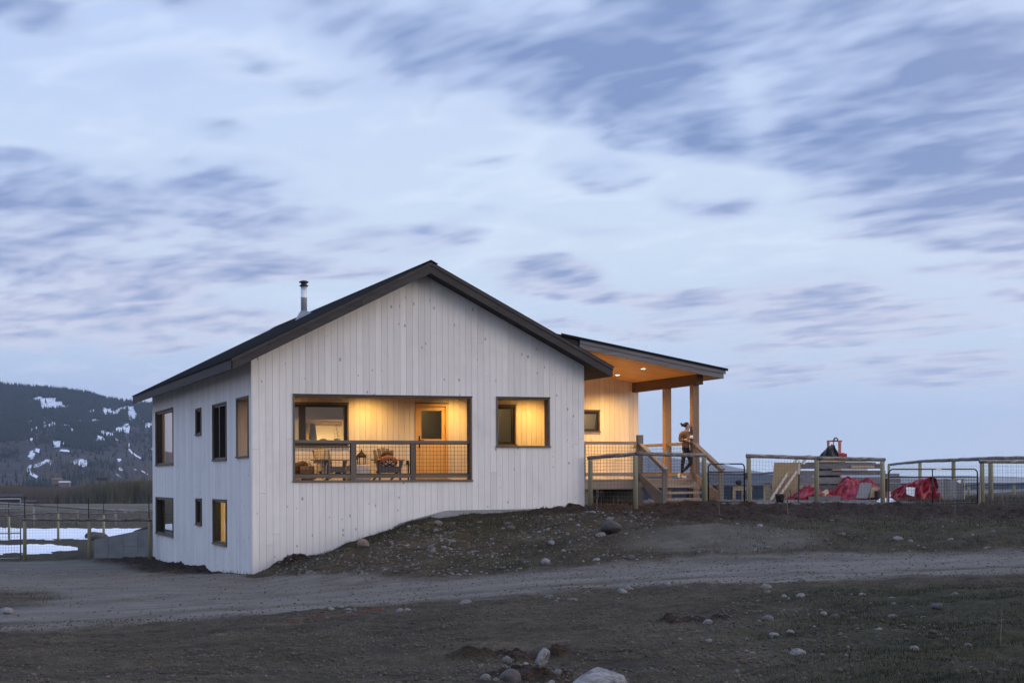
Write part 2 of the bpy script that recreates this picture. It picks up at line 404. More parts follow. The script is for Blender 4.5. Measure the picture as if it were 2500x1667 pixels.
# ---------------------------------------------------------------- noise in numpy
_tab = rng.rand(256, 256)
def vnoise(x, y):
    xi = np.floor(x).astype(int); yi = np.floor(y).astype(int); fx = x-xi; fy = y-yi
    fx = fx*fx*(3-2*fx); fy = fy*fy*(3-2*fy)
    a = _tab[xi & 255, yi & 255]; b = _tab[(xi+1) & 255, yi & 255]; c = _tab[xi & 255, (yi+1) & 255]; d = _tab[(xi+1) & 255, (yi+1) & 255]
    return (a*(1-fx)+b*fx)*(1-fy)+(c*(1-fx)+d*fx)*fy
def fbm(x, y, sc, oct=4, gain=.5):
    s = 0; a = 1; t = 0
    for i in range(oct):
        s = s+a*vnoise(x*sc+17.3*i, y*sc+5.1*i); t += a; a *= gain; sc *= 2.03
    return s/t
def sstep(a, b, x):
    t = np.clip((x-a)/(b-a), 0, 1); return t*t*(3-2*t)

# ---------------------------------------------------------------- ground
FAR_L = [(250, -1.7), (600, -6.3), (1500, -12), (9000, -14)]
FAR_R = [(130, -2.2), (250, -7), (600, -16), (2000, -26), (9000, -30)]
PROF = [
 (-.324, [(0, 1.0), (6, .95), (13, .80), (19, .35), (25, .03), (30, 0), (36, 0), (45, -.25), (57, -.47), (70, -.6), (85, -.72), (116, -.87)]+FAR_L),
 (-.227, [(0, 1.0), (6, .95), (13, .80), (19, .38), (25.5, .07), (31, .03), (37, 0), (42, -.12), (46, -.28), (50, -.35), (57, -.45), (70, -.55), (85, -.7), (116, -.87)]+FAR_L),
 (-.164, [(0, 1.0), (6, .95), (13, .795), (20, .42), (27, .16), (34, 0), (39.5, -.03), (42, 0), (45, -.25), (50, -.33), (60, -.45), (85, -.7), (116, -.87)]+FAR_L),
 (-.052, [(0, 1.0), (6, .95), (13, .79), (20, .52), (27.5, .317), (34.5, .296), (36, .44), (40, 1.0), (43.7, 1.36), (47, 1.5), (60, 1.5), (75, .5), (116, -.6)]+FAR_L),
 (.045, [(0, 1.0), (6, .95), (13, .79), (20, .60), (28, .48), (34.5, .47), (36, .66), (41, 1.43), (45.3, 1.62), (50, 1.63), (62, 1.6), (70, 1.0), (90, -.3)]+FAR_R),
 (.13, [(0, 1.05), (6, 1.0), (13, .84), (20, .70), (28, .62), (35.2, .61), (37, .84), (40, 1.26), (42, 1.45), (45.5, 1.66), (50, 1.66), (62, 1.6), (70, 1.0), (90, -.3)]+FAR_R),
 (.225, [(0, 1.07), (6, 1.04), (13, .90), (20, .78), (28, .68), (35.2, .70), (38, .98), (41, 1.33), (43, 1.46), (46.5, 1.64), (50, 1.64), (62, 1.58), (80, 1.3), (100, 1.05), (150, .3), (250, -3), (700, -15), (2000, -26), (9000, -30)]),
 (.324, [(0, 1.1), (6, 1.08), (13, .97), (20, .86), (28, .75), (35, .80), (38.5, 1.18), (42, 1.34), (46, 1.5), (50, 1.55), (62, 1.55), (90, 1.4), (120, 1.2), (200, .6), (350, -1.5), (700, -14), (2000, -26), (9000, -30)]),
]
_lv = np.linspace(0, math.log(9000/2+1), 3000); _vt = 2*(np.exp(_lv)-1)
_pa = np.array([q[0] for q in PROF]); _pz = []
for _a, lst in PROF:
    zz = np.interp(_vt, [q[0] for q in lst], [q[1] for q in lst])
    k = np.exp(-np.linspace(-2, 2, 37)**2); k /= k.sum()
    zz = np.convolve(np.pad(zz, 18, 'edge'), k, 'valid'); _pz.append(zz)
_pz = np.array(_pz)
def bump2(x, y, cx, cy, sx, sy, rot=0):
    dx, dy = x-cx, y-cy; c, s = math.cos(rot), math.sin(rot)
    return np.exp(-(((dx*c+dy*s)/sx)**2+((-dx*s+dy*c)/sy)**2))
NEAR_E = ([-.6, -.324, -.227, -.164, -.052, .045, .13, .324, .6], [24, 25, 26, 27, 27.5, 28, 28, 28, 28])
FAR_E = ([-.6, -.24, -.225, -.19, -.175, -.164, -.13, -.09, -.052, .045, .13, .2, .324, .6], [57.5, 57.5, 52, 43, 41.5, 40.3, 37.6, 35.6, 34.5, 34.4, 35.6, 35.4, 35, 35])
def base_z(x, y):
    u, v = uv_of(x, y); v = np.maximum(v, 0.0); a = np.clip(u/np.maximum(v, 1.0), -.324, .324)
    lv = np.log(v/2+1); fi = np.clip(lv/_lv[1], 0, 2998.99); i0 = fi.astype(int); ff = fi-i0
    ai = np.clip(np.searchsorted(_pa, a)-1, 0, len(_pa)-2); t = (a-_pa[ai])/(_pa[ai+1]-_pa[ai])
    t = t*.6+.4*t*t*(3-2*t)
    z0 = _pz[ai, i0]*(1-ff)+_pz[ai, i0+1]*ff; z1 = _pz[ai+1, i0]*(1-ff)+_pz[ai+1, i0+1]*ff
    z = z0*(1-t)+z1*t
    # spoil heap at the wall corner, gravel heap on the bank, bank behind the retaining wall
    z = z+.26*bump2(x, y, .95, -.45, .55, .35)
    mx, my = wpt(4.95, 38.2); z = z+.30*bump2(x, y, mx, my, 2.6, 1.0, -YAW)
    bx, by = 0.3, 21.6; z = z+1.15*bump2(x, y, bx, by, 1.7, 1.9)*sstep(19.0, 19.9, y+.36*x)
    return z
def zones(x, y):
    """weights: road gravel, brown soil, green grass, yard gravel"""
    u, v = uv_of(x, y); a = u/np.maximum(v, 1.0)
    n = fbm(x, y, .35, 4); n2 = fbm(x+40, y, 1.3, 3); nn = (n-.5)*1+(n2-.5)*.6
    ne = np.interp(a, *NEAR_E); fe = np.interp(a, *FAR_E)
    road = sstep(ne-.7, ne+.9, v+nn*2.6)*(1-sstep(fe-.4, fe+.5, v+nn*1.4))
    mnd = bump2(x, y, *wpt(4.95, 37.2), 2.6, 1.4, -YAW)
    road = np.maximum(road, .5*sstep(.25, .7, mnd+nn*.5))
    patch = sstep(.02, .10, .11-((a+.335)/.055)**2*.1-((v-33.5)/4.2)**2*.1+nn*.12)
    road = road*(1-patch*.9)
    soil1 = sstep(-2.6, -1.3, x+nn*1.5+.05*(y-10))*(1-sstep(-.02, .05, x))*sstep(2.0, 5.0, y+nn*2)*(1-sstep(17.6, 18.6, y))
    soil2 = sstep(-.005, .05, a+nn*.03)*sstep(40.6, 42.0, v+nn*1.6-2.2*sstep(.06, -.01, a))*(1-sstep(46.0, 47.0, v+nn*.8))
    soil3 = bump2(x, y, .95, -.45, .75, .5)
    fx, fy = wpt(.05, 15.6); soil4 = bump2(x, y, fx-.1, fy, .75, .42, -YAW)*1.2+bump2(x, y, *wpt(2.35, 20.0), .7, .35, -YAW)*1.3
    soil = np.clip(np.maximum.reduce([soil1, soil2, sstep(.35, .7, soil3+nn*.25), sstep(.4, .75, soil4+nn*.3), sstep(.35, .7, bump2(x, y, *wpt(.18, 13.1), .55, .55, -YAW)+nn*.35)]), 0, 1)
    green = sstep(-.03, .03, .02-np.abs(a+.085)*.3+nn*.03)*sstep(40.3, 41.5, v+nn*1.5)*(1-sstep(47, 50, v))
    green = np.maximum(green, .9*sstep(.12, .24, a+nn*.12)*(1-sstep(24, 26.5, v))*sstep(6, 9, v))
    green = np.maximum(green, .35*sstep(.12, .2, a)*sstep(35.5, 36.5, v)*(1-sstep(40.5, 42, v)))
    green = np.maximum(green, .45*sstep(17, 20, y)*(x < 3))
    green = np.maximum(green, .55*sstep(-.17, -.14, a)*(1-sstep(.02, .06, a))*sstep(fe, fe+1.0, v)*(1-sstep(43, 45, v))*sstep(.35, .6, n))
    yard = sstep(.075, .085, a)*sstep(46.0, 47.0, v+nn*.8)*(1-sstep(.235, .27, a+nn*.03))*(1-sstep(64, 68, v))
    return road, soil, green, yard
def ground_z(x, y, rough=True):
    z = base_z(x, y)
    if not rough: return z
    u, v = uv_of(x, y)
    road, soil, green, yard = zones(x, y)
    near = 1-sstep(60, 90, v)
    amp = .046+.05*soil+.015*green-.032*road
    d = (fbm(x, y, 1.1, 5, .6)-.5)*2*amp*2.2+soil*(np.abs(fbm(x, y, 3.4, 3, .6)-.5)*.28)+(fbm(x+9, y, .22, 2)-.5)*.10*(1-road*.5)
    rut = road*(-.025)*(np.exp(-((v-np.interp(u/np.maximum(v, 1), *NEAR_E)-2.0)/.5)**2)+np.exp(-((v-np.interp(u/np.maximum(v, 1), *NEAR_E)-4.1)/.5)**2))
    return z+(d+rut)*near
def build_ground():
    az = np.concatenate([np.linspace(-math.pi, -.46, 44)[:-1], np.linspace(-.46, .46, 640), np.linspace(.46, math.pi, 44)[1:]])
    R = np.concatenate([[1.5, 3, 5], np.exp(np.linspace(math.log(7), math.log(70), 560)), np.exp(np.linspace(math.log(70), math.log(8500), 120))[1:]])
    A, Rr = np.meshgrid(az, R)
    cl = np.clip(A, -.5, .5)
    X = CX+Rr*(np.sin(A)*RV[0]+np.cos(A)*FV[0]); Y = CY+Rr*(np.sin(A)*RV[1]+np.cos(A)*FV[1])
    # height comes from the nearest direction inside the view
    Xc = CX+Rr*(np.sin(cl)*RV[0]+np.cos(cl)*FV[0]); Yc = CY+Rr*(np.sin(cl)*RV[1]+np.cos(cl)*FV[1])
    Z = ground_z(Xc, Yc)
    back = np.clip((np.abs(A)-.8)/1.0, 0, 1); Z = Z*(1-back)+np.minimum(Z, 1.0)*back
    V = np.stack([X.ravel(), Y.ravel(), Z.ravel()], 1)
    m, n = A.shape; i = np.arange(m-1)[:, None]*n+np.arange(n-1)[None, :]
    F = np.stack([i, i+1, i+n+1, i+n], -1).reshape(-1, 4)
    o = raw('ground', V, F, ground_mat(), None, True)
    road, soil, green, yard = zones(Xc.ravel(), Yc.ravel())
    at = o.data.color_attributes.new('zone', 'FLOAT_COLOR', 'POINT')
    at.data.foreach_set('color', np.stack([road, soil, green, yard], 1).astype(np.float32).ravel())
    at = o.data.color_attributes.new('wear', 'FLOAT_COLOR', 'POINT')
    u, v = uv_of(Xc.ravel(), Yc.ravel()); q = v-np.interp(u/np.maximum(v, 1), *NEAR_E)+(fbm(Xc.ravel(), Yc.ravel(), .3, 3)-.5)*1.0
    q2 = fbm(Xc.ravel(), Yc.ravel(), .9, 3)
    tr = np.exp(-((q-1.1)/.55)**2)+np.exp(-((q-3.1)/.5)**2)+.7*np.exp(-((q-4.9)/.45)**2); mid = np.exp(-((q-2.1)/.35)**2)+np.exp(-((q-6.6)/.7)**2)*.8
    at.data.foreach_set('color', np.stack([np.clip(tr*(q2*2-.2), 0, 1), np.clip(mid*(q2*3-1.0), 0, 1), tr*0, tr*0+1], 1).astype(np.float32).ravel())
    tag(o, kind='structure')
def ground_mat():
    m, g, b = new_mat('ground_earth')
    p = g.add('ShaderNodeNewGeometry').outputs['Position']
    zc = g.sep(g.attr('zone')); road, soil, green = zc[0], zc[1], zc[2]
    yard = g.attr('zone', 'Alpha')
    n1 = g.noise(p, .8, 5, .65); n2 = g.noise(p, 7, 4, .7); n3 = g.noise(p, 38, 3, .7)
    v = g.add('ShaderNodeTexVoronoi'); g.put(v.inputs['Vector'], p); v.inputs['Scale'].default_value = 21
    v2 = g.add('ShaderNodeTexVoronoi'); g.put(v2.inputs['Vector'], p); v2.inputs['Scale'].default_value = 55
    peb = g.math('MULTIPLY', g.math('GREATER_THAN', g.sep(v.outputs['Color'])[0], .72), g.mr(v.outputs['Distance'], .25, .42, 1, 0))
    grit = g.math('MULTIPLY', g.math('GREATER_THAN', g.sep(v2.outputs['Color'])[1], .55), g.mr(v2.outputs['Distance'], .25, .45, 1, 0))
    n4 = g.noise(p, 130, 2, .6)
    mixn = g.math('ADD', g.math('ADD', g.math('MULTIPLY', n1, .30), g.math('MULTIPLY', n2, .30)), g.math('ADD', g.math('MULTIPLY', n3, .25), g.math('MULTIPLY', n4, .15)))
    earth = g.ramp(mixn, [(.38, (.006, .0042, .003)), (.48, (.042, .031, .017)), (.55, (.082, .063, .037)), (.62, (.135, .106, .066))])
    earth = g.mix(g.math('MULTIPLY', grit, g.mr(n1, .35, .62, .25, .9)), earth, g.mix(v2.outputs['Color'], (.040, .032, .025), (.105, .089, .072)))
    earth = g.mix(g.math('MULTIPLY', peb, g.mr(n1, .35, .6, .1, .8)), earth, g.mix(v.outputs['Color'], (.045, .038, .032), (.14, .127, .11)))
    farf = g.mr(g.vmath('LENGTH', g.vmath('SUBTRACT', p, (CX, CY, 0)), None, 1), 70, 300)
    field = g.ramp(g.noise(g.map(p, scale=(.3, 1.2, 1), rot=(0, 0, YAW)), .03, 5, .7), [(.3, (.10, .08, .058)), (.55, (.155, .128, .092)), (.7, (.12, .098, .07))])
    earth = g.mix(farf, earth, field)
    gr = g.ramp(mixn, [(.4, (.012, .012, .005)), (.6, (.05, .049, .021))])
    c = g.mix(g.math('MULTIPLY', green, g.mr(n1, .3, .6, .55, .9)), earth, gr)
    wear = g.sep(g.attr('wear'))
    rn = g.math('ADD', g.math('ADD', g.math('MULTIPLY', n1, .3), g.math('MULTIPLY', g.noise(g.map(p, scale=(.25, 1.6, 1), rot=(0, 0, YAW)), 2.2, 5, .65), .3)), g.math('ADD', g.math('MULTIPLY', n3, .22), g.math('MULTIPLY', n4, .18)))
    rc = g.ramp(rn, [(.36, (.072, .062, .051)), (.46, (.128, .114, .097)), (.55, (.18, .163, .142)), (.64, (.24, .22, .195))])
    rc = g.mix(g.math('MULTIPLY', wear[0], .45), rc, (.225, .205, .178))
    rc = g.mix(g.math('MULTIPLY', wear[1], .6), rc, earth)
    rc = g.mix(g.math('MULTIPLY', grit, .45), rc, g.mix(v2.outputs['Color'], (.07, .064, .058), (.23, .22, .205)))
    c = g.mix(road, c, rc)
    sc = g.ramp(g.math('ADD', g.math('MULTIPLY', n2, .6), g.math('MULTIPLY', n3, .4)), [(.36, (.008, .005, .0035)), (.52, (.034, .020, .013)), (.66, (.062, .038, .024))])
    c = g.mix(soil, c, sc)
    yc = g.ramp(v.outputs['Distance'], [(.1, (.34, .33, .32)), (.45, (.17, .165, .155)), (.7, (.08, .075, .07))])
    c = g.mix(yard, c, yc)
    g.put(b.inputs['Base Color'], c); b.inputs['Roughness'].default_value = .92; b.inputs['Specular IOR Level'].default_value = .2
    hgt = g.math('ADD', g.math('ADD', g.math('MULTIPLY', n2, .6), g.math('MULTIPLY', n3, .35)), g.math('ADD', g.math('MULTIPLY', peb, .5), g.math('MULTIPLY', grit, .25)))
    g.put(b.inputs['Normal'], g.bump(hgt, 1.0, .06))
    return m
build_ground()

# ---------------------------------------------------------------- house
W = 9.6; LEN = 18.6
RIDGE_X, RIDGE_Z, PITCH = 4.81, 8.43, .504
def roof_top(x): return RIDGE_Z-PITCH*abs(x-RIDGE_X)
def soffit(x): return roof_top(x)-.335
house = thing('house', 'white board-clad house with dark gable roof and lit porch cut into its end wall', 'house', (0, 0, 0))
def cut_wall(name, rects, holes, thick, mk, mat, parent):
    """rects: list of polygons handled by caller; here a rectangular wall with rectangular holes made of strips"""
    (a0, a1, z0, z1) = rects
    mb = MB(); xs = sorted({a0, a1}|{h_[0] for h_ in holes}|{h_[1] for h_ in holes}); xs = [x for x in xs if a0 <= x <= a1]
    for i in range(len(xs)-1):
        xa, xb = xs[i], xs[i+1]; xm = (xa+xb)/2
        iv = sorted([(h_[2], h_[3]) for h_ in holes if h_[0] < xm < h_[1]]); cur = z0
        for (ha, hb) in iv+[(z1, z1)]:
            if ha > cur+1e-4: mk(mb, xa, xb, cur, min(ha, z1))
            cur = max(cur, hb)
    return mb.build(name, mat, parent)
BIG = (1.10, 6.18, 2.39, 4.745); SML = (6.91, 8.53, 3.34, 4.75)
def clad_bottom(x):
    return float(np.interp(x, [0, 3.7, 3.82, 4.02, 5.4, 7.6, 9.6], [-.5, .6, 1.08, 1.24, 1.585, 1.595, 1.63]))
# gable wall: core + planks
mb = MB()
xs = [0.0, 1.10+.03, RIDGE_X, 6.18-.03, 6.91+.03, 8.53-.03, W]
for i in range(len(xs)-1):
    xa, xb = xs[i], xs[i+1]; xm = (xa+xb)/2
    cuts = []
    for h_ in (BIG, SML):
        if h_[0] < xm < h_[1]: cuts.append((h_[2]+.03, h_[3]-.03))
    lo = -.6
    for (ha, hb) in cuts:
        mb.box(xa, xb, .0, .20, lo, ha); lo = hb
    mb.prism([(xa, lo), (xb, lo), (xb, soffit(xb)+.03), (xa, soffit(xa)+.03)], 'y', .0, .20)
gable = mb.build('gable_wall', 'core', house)
segs = [(0, 1.10, 6), (1.10, 4.81, 21), (4.81, 6.18, 8), (6.18, 6.91, 4), (6.91, 8.53, 9), (8.53, 9.6, 6)]
for (sa, sb, n) in segs:
    wd = (sb-sa)/n
    for k in range(n):
        xa, xb = sa+k*wd+.0028, sa+(k+1)*wd-.0028; xm = (xa+xb)/2
        y0 = -.022-random.random()*.003
        iv = [h_ for h_ in (BIG, SML) if h_[0] < xm < h_[1]]
        pieces = []
        if iv: pieces = [((clad_bottom(xa), clad_bottom(xb)), (iv[0][2]-.002, iv[0][2]-.002)), ((iv[0][3]+.002,)*2, (soffit(xa)+.01, soffit(xb)+.01))]
        else: pieces = [((clad_bottom(xa), clad_bottom(xb)), (soffit(xa)+.01, soffit(xb)+.01))]
        cutp = []
        for (ba, bb), (ta, tb) in pieces:       # long boards are butt-jointed
            if min(ta, tb)-max(ba, bb) > 3.4 and random.random() < .55:
                zc = random.uniform(max(ba, bb)+.9, min(ta, tb)-.9); cutp += [((ba, bb), (zc-.002, zc-.002)), ((zc+.002, zc+.002), (ta, tb))]
            else: cutp.append(((ba, bb), (ta, tb)))
        for (ba, bb), (ta, tb) in cutp:
            MB().prism([(xa, ba), (xb, bb), (xb, tb), (xa, ta)], 'y', y0, -.001).build('plank', 'white', gable)
MB().box(3.3, W-.01, -.012, .0-.001+.0, .3, 1.60).build('foundation', 'concrete', house)
# corner boards of the cladding
# side wall
SW = [('W', 13.45, 17.65, 2.98, 4.98), ('W', 7.74, 8.75, 3.86, 4.72), ('W', 3.52, 5.73, 3.02, 4.71), ('O', .32, 1.97, 3.06, 4.72),
      ('W', 13.5, 17.68, .48, 1.85), ('W', 7.82, 8.81, 1.03, 1.89), ('W', 3.57, 5.75, .545, 1.90)]
holes = [(a+.03, b-.03, c+.03, d-.03) for _, a, b, c, d in SW]
side = cut_wall('side_wall', (0.201, LEN, -.8, 5.69), holes, .2, lambda m_, a, b, c, d: m_.box(0, .2, a, b, c, d), 'core', house)
mb = MB(); n = 106; wd = LEN/n
for k in range(n):
    ya, yb = k*wd+.002, (k+1)*wd-.002
    cuts = []
    for _, a, b, c, d in SW:
        if a < yb-.06 and b > ya+.06: cuts.append((c, d))
    cuts.sort(); lo = -.75; x0 = -.022-random.random()*.004
    for (c, d) in cuts+[(5.70, 5.70)]:
        if c > lo: mb.box(x0, -.001, max(ya, -.021) if k else -.02, yb, lo, c)
        lo = d
cl = mb.build('cladding', 'white_side', side); cl['kind'] = 'stuff'
# back and right walls, far from view
MB().box(0, W, LEN-.2, LEN, -.8, 5.68).build('rear_wall', 'white', house)
MB().prism([(0, 5.68), (W, 5.68), (RIDGE_X, 8.05)], 'y', LEN-.2, LEN).build('rear_gable', 'white', house)
MB().box(W-.2, W, .201, LEN-.201, -.6, 5.69).build('right_wall', 'white', house)
# trims, windows
def trim_xz(mb, a0, a1, z0, z1, wd, y0, y1):
    mb.box(a0, a1, y0, y1, z1-wd, z1); mb.box(a0-.02, a1+.02, y0-.02, y1, z0, z0+wd)
    mb.box(a0, a0+wd, y0, y1, z0+wd, z1-wd); mb.box(a1-wd, a1, y0, y1, z0+wd, z1-wd)
def opening_front(a0, a1, z0, z1):
    mb = MB(); trim_xz(mb, a0, a1, z0, z1, .045, -.05, -.0005)
    # head flashing
    t = mb.build('opening_trim', 'trimx', house)
    MB().box(a0-.01, a1+.01, -.075, -.0505, z1-.004, z1+.018).build('head_flashing', 'black', t)
    mb = MB(); i = .031
    mb.box(a0+i, a0+i+.02, 0, .26, z0+i, z1-i); mb.box(a1-i-.02, a1-i, 0, .26, z0+i, z1-i)
    mb.box(a0+i+.02, a1-i-.02, 0, .26, z1-i-.02, z1-i); mb.box(a0+i+.02, a1-i-.02, 0, .26, z0+i, z0+i+.02)
    mb.build('jamb', 'trim', t)
opening_front(*BIG); opening_front(*SML)
def side_window(y0, y1, z0, z1, kind):
    mb = MB(); wd = .05
    mb.box(-.055, -.0005, y0, y1, z1-wd, z1); mb.box(-.075, -.0005, y0-.02, y1+.02, z0, z0+wd)
    mb.box(-.055, -.0005, y0, y0+wd, z0+wd, z1-wd); mb.box(-.055, -.0005, y1-wd, y1, z0+wd, z1-wd)
    if kind == 'O':
        t = mb.build('opening_trim', 'trim', house); i = .031
        mb = MB(); mb.box(0, .26, y0+i, y0+i+.02, z0+i, z1-i); mb.box(0, .26, y1-i-.02, y1-i, z0+i, z1-i)
        mb.box(0, .26, y0+i+.02, y1-i-.02, z1-i-.02, z1-i); mb.box(0, .26, y0+i+.02, y1-i-.02, z0+i, z0+i+.02)
        mb.build('jamb', 'jamb', t); return
    fr = MB(); i = .0305; fw = .07; xa, xb = -.0003, .16
    fr.box(xa, xb, y0+i, y1-i, z0+i, z0+i+fw); fr.box(xa, xb, y0+i, y1-i, z1-i-fw, z1-i)
    fr.box(xa, xb, y0+i, y0+i+fw, z0+i+fw, z1-i-fw); fr.box(xa, xb, y1-i-fw, y1-i, z0+i+fw, z1-i-fw)
    if 2 < y1-y0 < 3 and z0 > 2:
        ym = y0+(y1-y0)*.58; fr.box(xa, xb, ym-.05, ym+.05, z0+i+fw, z1-i-fw)
    wn = fr.build('window', 'frame', house)
    mb.build('window_trim', 'trim', wn)
    MB().box(.118, .126, y0+i+fw-.005, y1-i-fw+.005, z0+i+fw-.005, z1-i-fw+.005).build('pane', 'glass', wn)
for k, a, b, c, d in SW: side_window(a, b, c, d, k)

# ---- roof
roof = MB()
y0r, y1r = -.56, LEN+.65
EX0, EX1 = -.62, 10.22
def slope_pts(s):
    e = EX0 if s < 0 else EX1
    return e
for e in (EX0, EX1):
    ztop, zr = roof_top(e)-.05, RIDGE_Z-.05
    th = .28
    roof.hexa([(e, y0r, ztop-th), (RIDGE_X, y0r, zr-th), (RIDGE_X, y1r, zr-th), (e, y1r, ztop-th)],
              [(e, y0r, ztop), (RIDGE_X, y0r, zr), (RIDGE_X, y1r, zr), (e, y1r, ztop)]) if e < RIDGE_X else \
    roof.hexa([(RIDGE_X, y0r, zr-th), (e, y0r, ztop-th), (e, y1r, ztop-th), (RIDGE_X, y1r, zr-th)],
              [(RIDGE_X, y0r, zr), (e, y0r, ztop), (e, y1r, ztop), (RIDGE_X, y1r, zr)])
rf = roof.build('roof', 'soffit', house)
def corrugated(e, xr, zr_, ze_, ya, yb, parent, name='roof_sheet'):
    n = int((yb-ya)/.0325); ys = np.linspace(ya, yb, n+1); ph = np.arange(n+1) % 6
    lift = np.array([0, 0, 0, 0, .022, .022])[ph]
    V = []; F = []
    for i, yy in enumerate(ys):
        for (x, z) in ((xr, zr_), (e, ze_)):
            V.append((x, yy, z+.012+lift[i])); V.append((x, yy, z+.001))
    for i in range(n):
        a = i*4; b_ = a+4
        F += [(a, b_, b_+2, a+2), (a+2, b_+2, b_+3, a+3), (a+1, a+3, b_+3, b_+1), (a, a+1, b_+1, b_)]
    F += [(0, 2, 3, 1), (n*4, n*4+1, n*4+3, n*4+2)]
    if e > xr: F = [tuple(reversed(q)) for q in F]
    return raw(name, V, F, 'roof', parent)
for e in (EX0-.07, EX1+.07):
    corrugated(e, RIDGE_X, RIDGE_Z-.05, roof_top(e)-.05, y0r-.07, y1r+.05, rf)
mb = MB()
for s, e in ((-1, EX0-.03), (1, EX1+.03)):
    mb.bar((RIDGE_X, (y0r+y1r)/2, RIDGE_Z+.0), (RIDGE_X+s*.2, (y0r+y1r)/2, RIDGE_Z+.0-.2*PITCH), y1r-y0r+.16, .014, (0, 0, 1))
mb.build('ridge_cap', 'roof', rf)
def rake(parent, xa, za, xb, zb, y, ht, th, mat, name='fascia', drop=0.0):
    return MB().prism([(xa, za-drop-ht), (xb, zb-drop-ht), (xb, zb-drop), (xa, za-drop)], 'y', y-th, y).build(name, mat, parent)
for e in (EX0, EX1):
    for (fa, fb) in ((0, .36), (.362, 1.0)):
        xa = RIDGE_X+(e-RIDGE_X)*fa; xb = RIDGE_X+(e-RIDGE_X)*fb
        q = (xa, roof_top(xa), xb, roof_top(xb)) if xa < xb else (xb, roof_top(xb), xa, roof_top(xa))
        rake(rf, *q, y0r-.001, .23, .038, 'fascia', drop=.125)
    xa, xb = (e-.035, RIDGE_X) if e < RIDGE_X else (RIDGE_X, e+.035)
    rake(rf, xa, roof_top(xa), xb, roof_top(xb), y0r-.041, .10, .022, 'fascia', 'rake_trim', drop=.045)
    MB().box(min(e, e-.04*(1 if e < RIDGE_X else -1)), max(e, e-.04*(1 if e < RIDGE_X else -1)), y0r+.001, y1r, roof_top(e)-.33-.012, roof_top(e)-.056).build('eave_fascia', wood('dark_eave_fascia', (.025, .022, .022), (.05, .045, .045), 'Y', .4, .7, .12), rf)
# chimney flue
cx_, cy_ = 4.0, 10.95; cz = roof_top(cx_)
flue = MB().lathe((cx_, cy_, cz-.02), [(.105, 0), (.105, .62), (.109, .625), (.109, .64), (.105, .645), (.105, 1.02)], 24).build('chimney', 'steel', house, True)
MB().lathe((cx_, cy_, cz+.98), [(.11, 0), (.15, .015), (.15, .05), (.10, .06), (.10, .12), (.13, .125), (.165, .14), (.165, .165), (.10, .20), (.03, .215)], 24).build('chimney_cap', 'black', flue, False)
mb = MB(); mb.hexa([(cx_-.26, cy_-.22, roof_top(cx_-.26)-.02), (cx_+.22, cy_-.22, roof_top(cx_+.22)-.02), (cx_+.22, cy_+.22, roof_top(cx_+.22)-.02), (cx_-.26, cy_+.22, roof_top(cx_-.26)-.02)],
        [(cx_-.115, cy_-.115, cz+.14), (cx_+.115, cy_-.115, cz+.14), (cx_+.115, cy_+.115, cz+.14), (cx_-.115, cy_+.115, cz+.14)])
mb.build('flashing', MT.setdefault('flashing', plain('dull_flashing', (.26, .28, .31), .5, .3, .08)), flue)

# ---- recessed porch
PY = 2.4; PFZ = 2.42; PCZ = 4.98
fl = MB().box(.2, W-.2, .2, PY, PFZ-.3, PFZ-.03).build('porch_floor', 'core', house)
for k in range(15):
    ya = .205+k*.146
    MB().box(.2, W-.2, ya, min(ya+.141, PY), PFZ-.029, PFZ).build('floorboard', 'deck', fl)
MB().box(.2, W-.2, .2, PY, PCZ, PCZ+.1).build('porch_ceiling', wood('porch_ceiling_board', (.55, .42, .27), (.66, .52, .36), 'X', .3, .7, .1), house)
DOOR = (5.27, 6.28, PFZ, 4.67); BWIN = (.55, 3.27, 3.38, 4.645); MWIN = (7.0, 8.42, 3.44, 4.65)
bw = cut_wall('porch_wall', (.2, W-.2, PFZ-.2, PCZ), [(DOOR[0]+.02, DOOR[1]-.02, DOOR[2]-.3, DOOR[3]-.02), tuple(np.add(BWIN, (.02, -.02, .02, -.02))), tuple(np.add(MWIN, (.02, -.02, .02, -.02)))], .15,
              lambda m_, a, b, c, d: m_.box(a, b, PY+.0, PY+.16, c, d), 'core', house)
for (sa, sb, n, hole) in ((.2, .55, 2, None), (.55, 3.27, 16, BWIN), (3.27, 5.27, 12, None), (5.27, 6.28, 6, DOOR), (6.28, 7.0, 4, None), (7.0, 8.42, 8, MWIN), (8.42, 9.4, 6, None)):
    wd = (sb-sa)/n
    for k in range(n):
        xa, xb = sa+k*wd+.003, sa+(k+1)*wd-.003
        iv = [(PFZ+.005, PCZ)] if hole is None else [(PFZ+.005, hole[2]), (hole[3], PCZ)]
        for (c, d) in iv:
            if d-c > .03: MB().box(xa, xb, PY-.02-random.random()*.003, PY-.001, c, d).build('plank', 'interior_board', bw)
for x0 in (.201, W-.221):   # end walls of the porch
    MB().box(x0, x0+.02, .201, PY-.03, PFZ+.001, 3.0 if x0 < 1 else PCZ-.001).build('porch_end_wall', 'interior_board', house)
MB().box(.201, .221, 1.99, PY-.03, 3.001, PCZ-.001).build('porch_end_wall', 'interior_board', house)
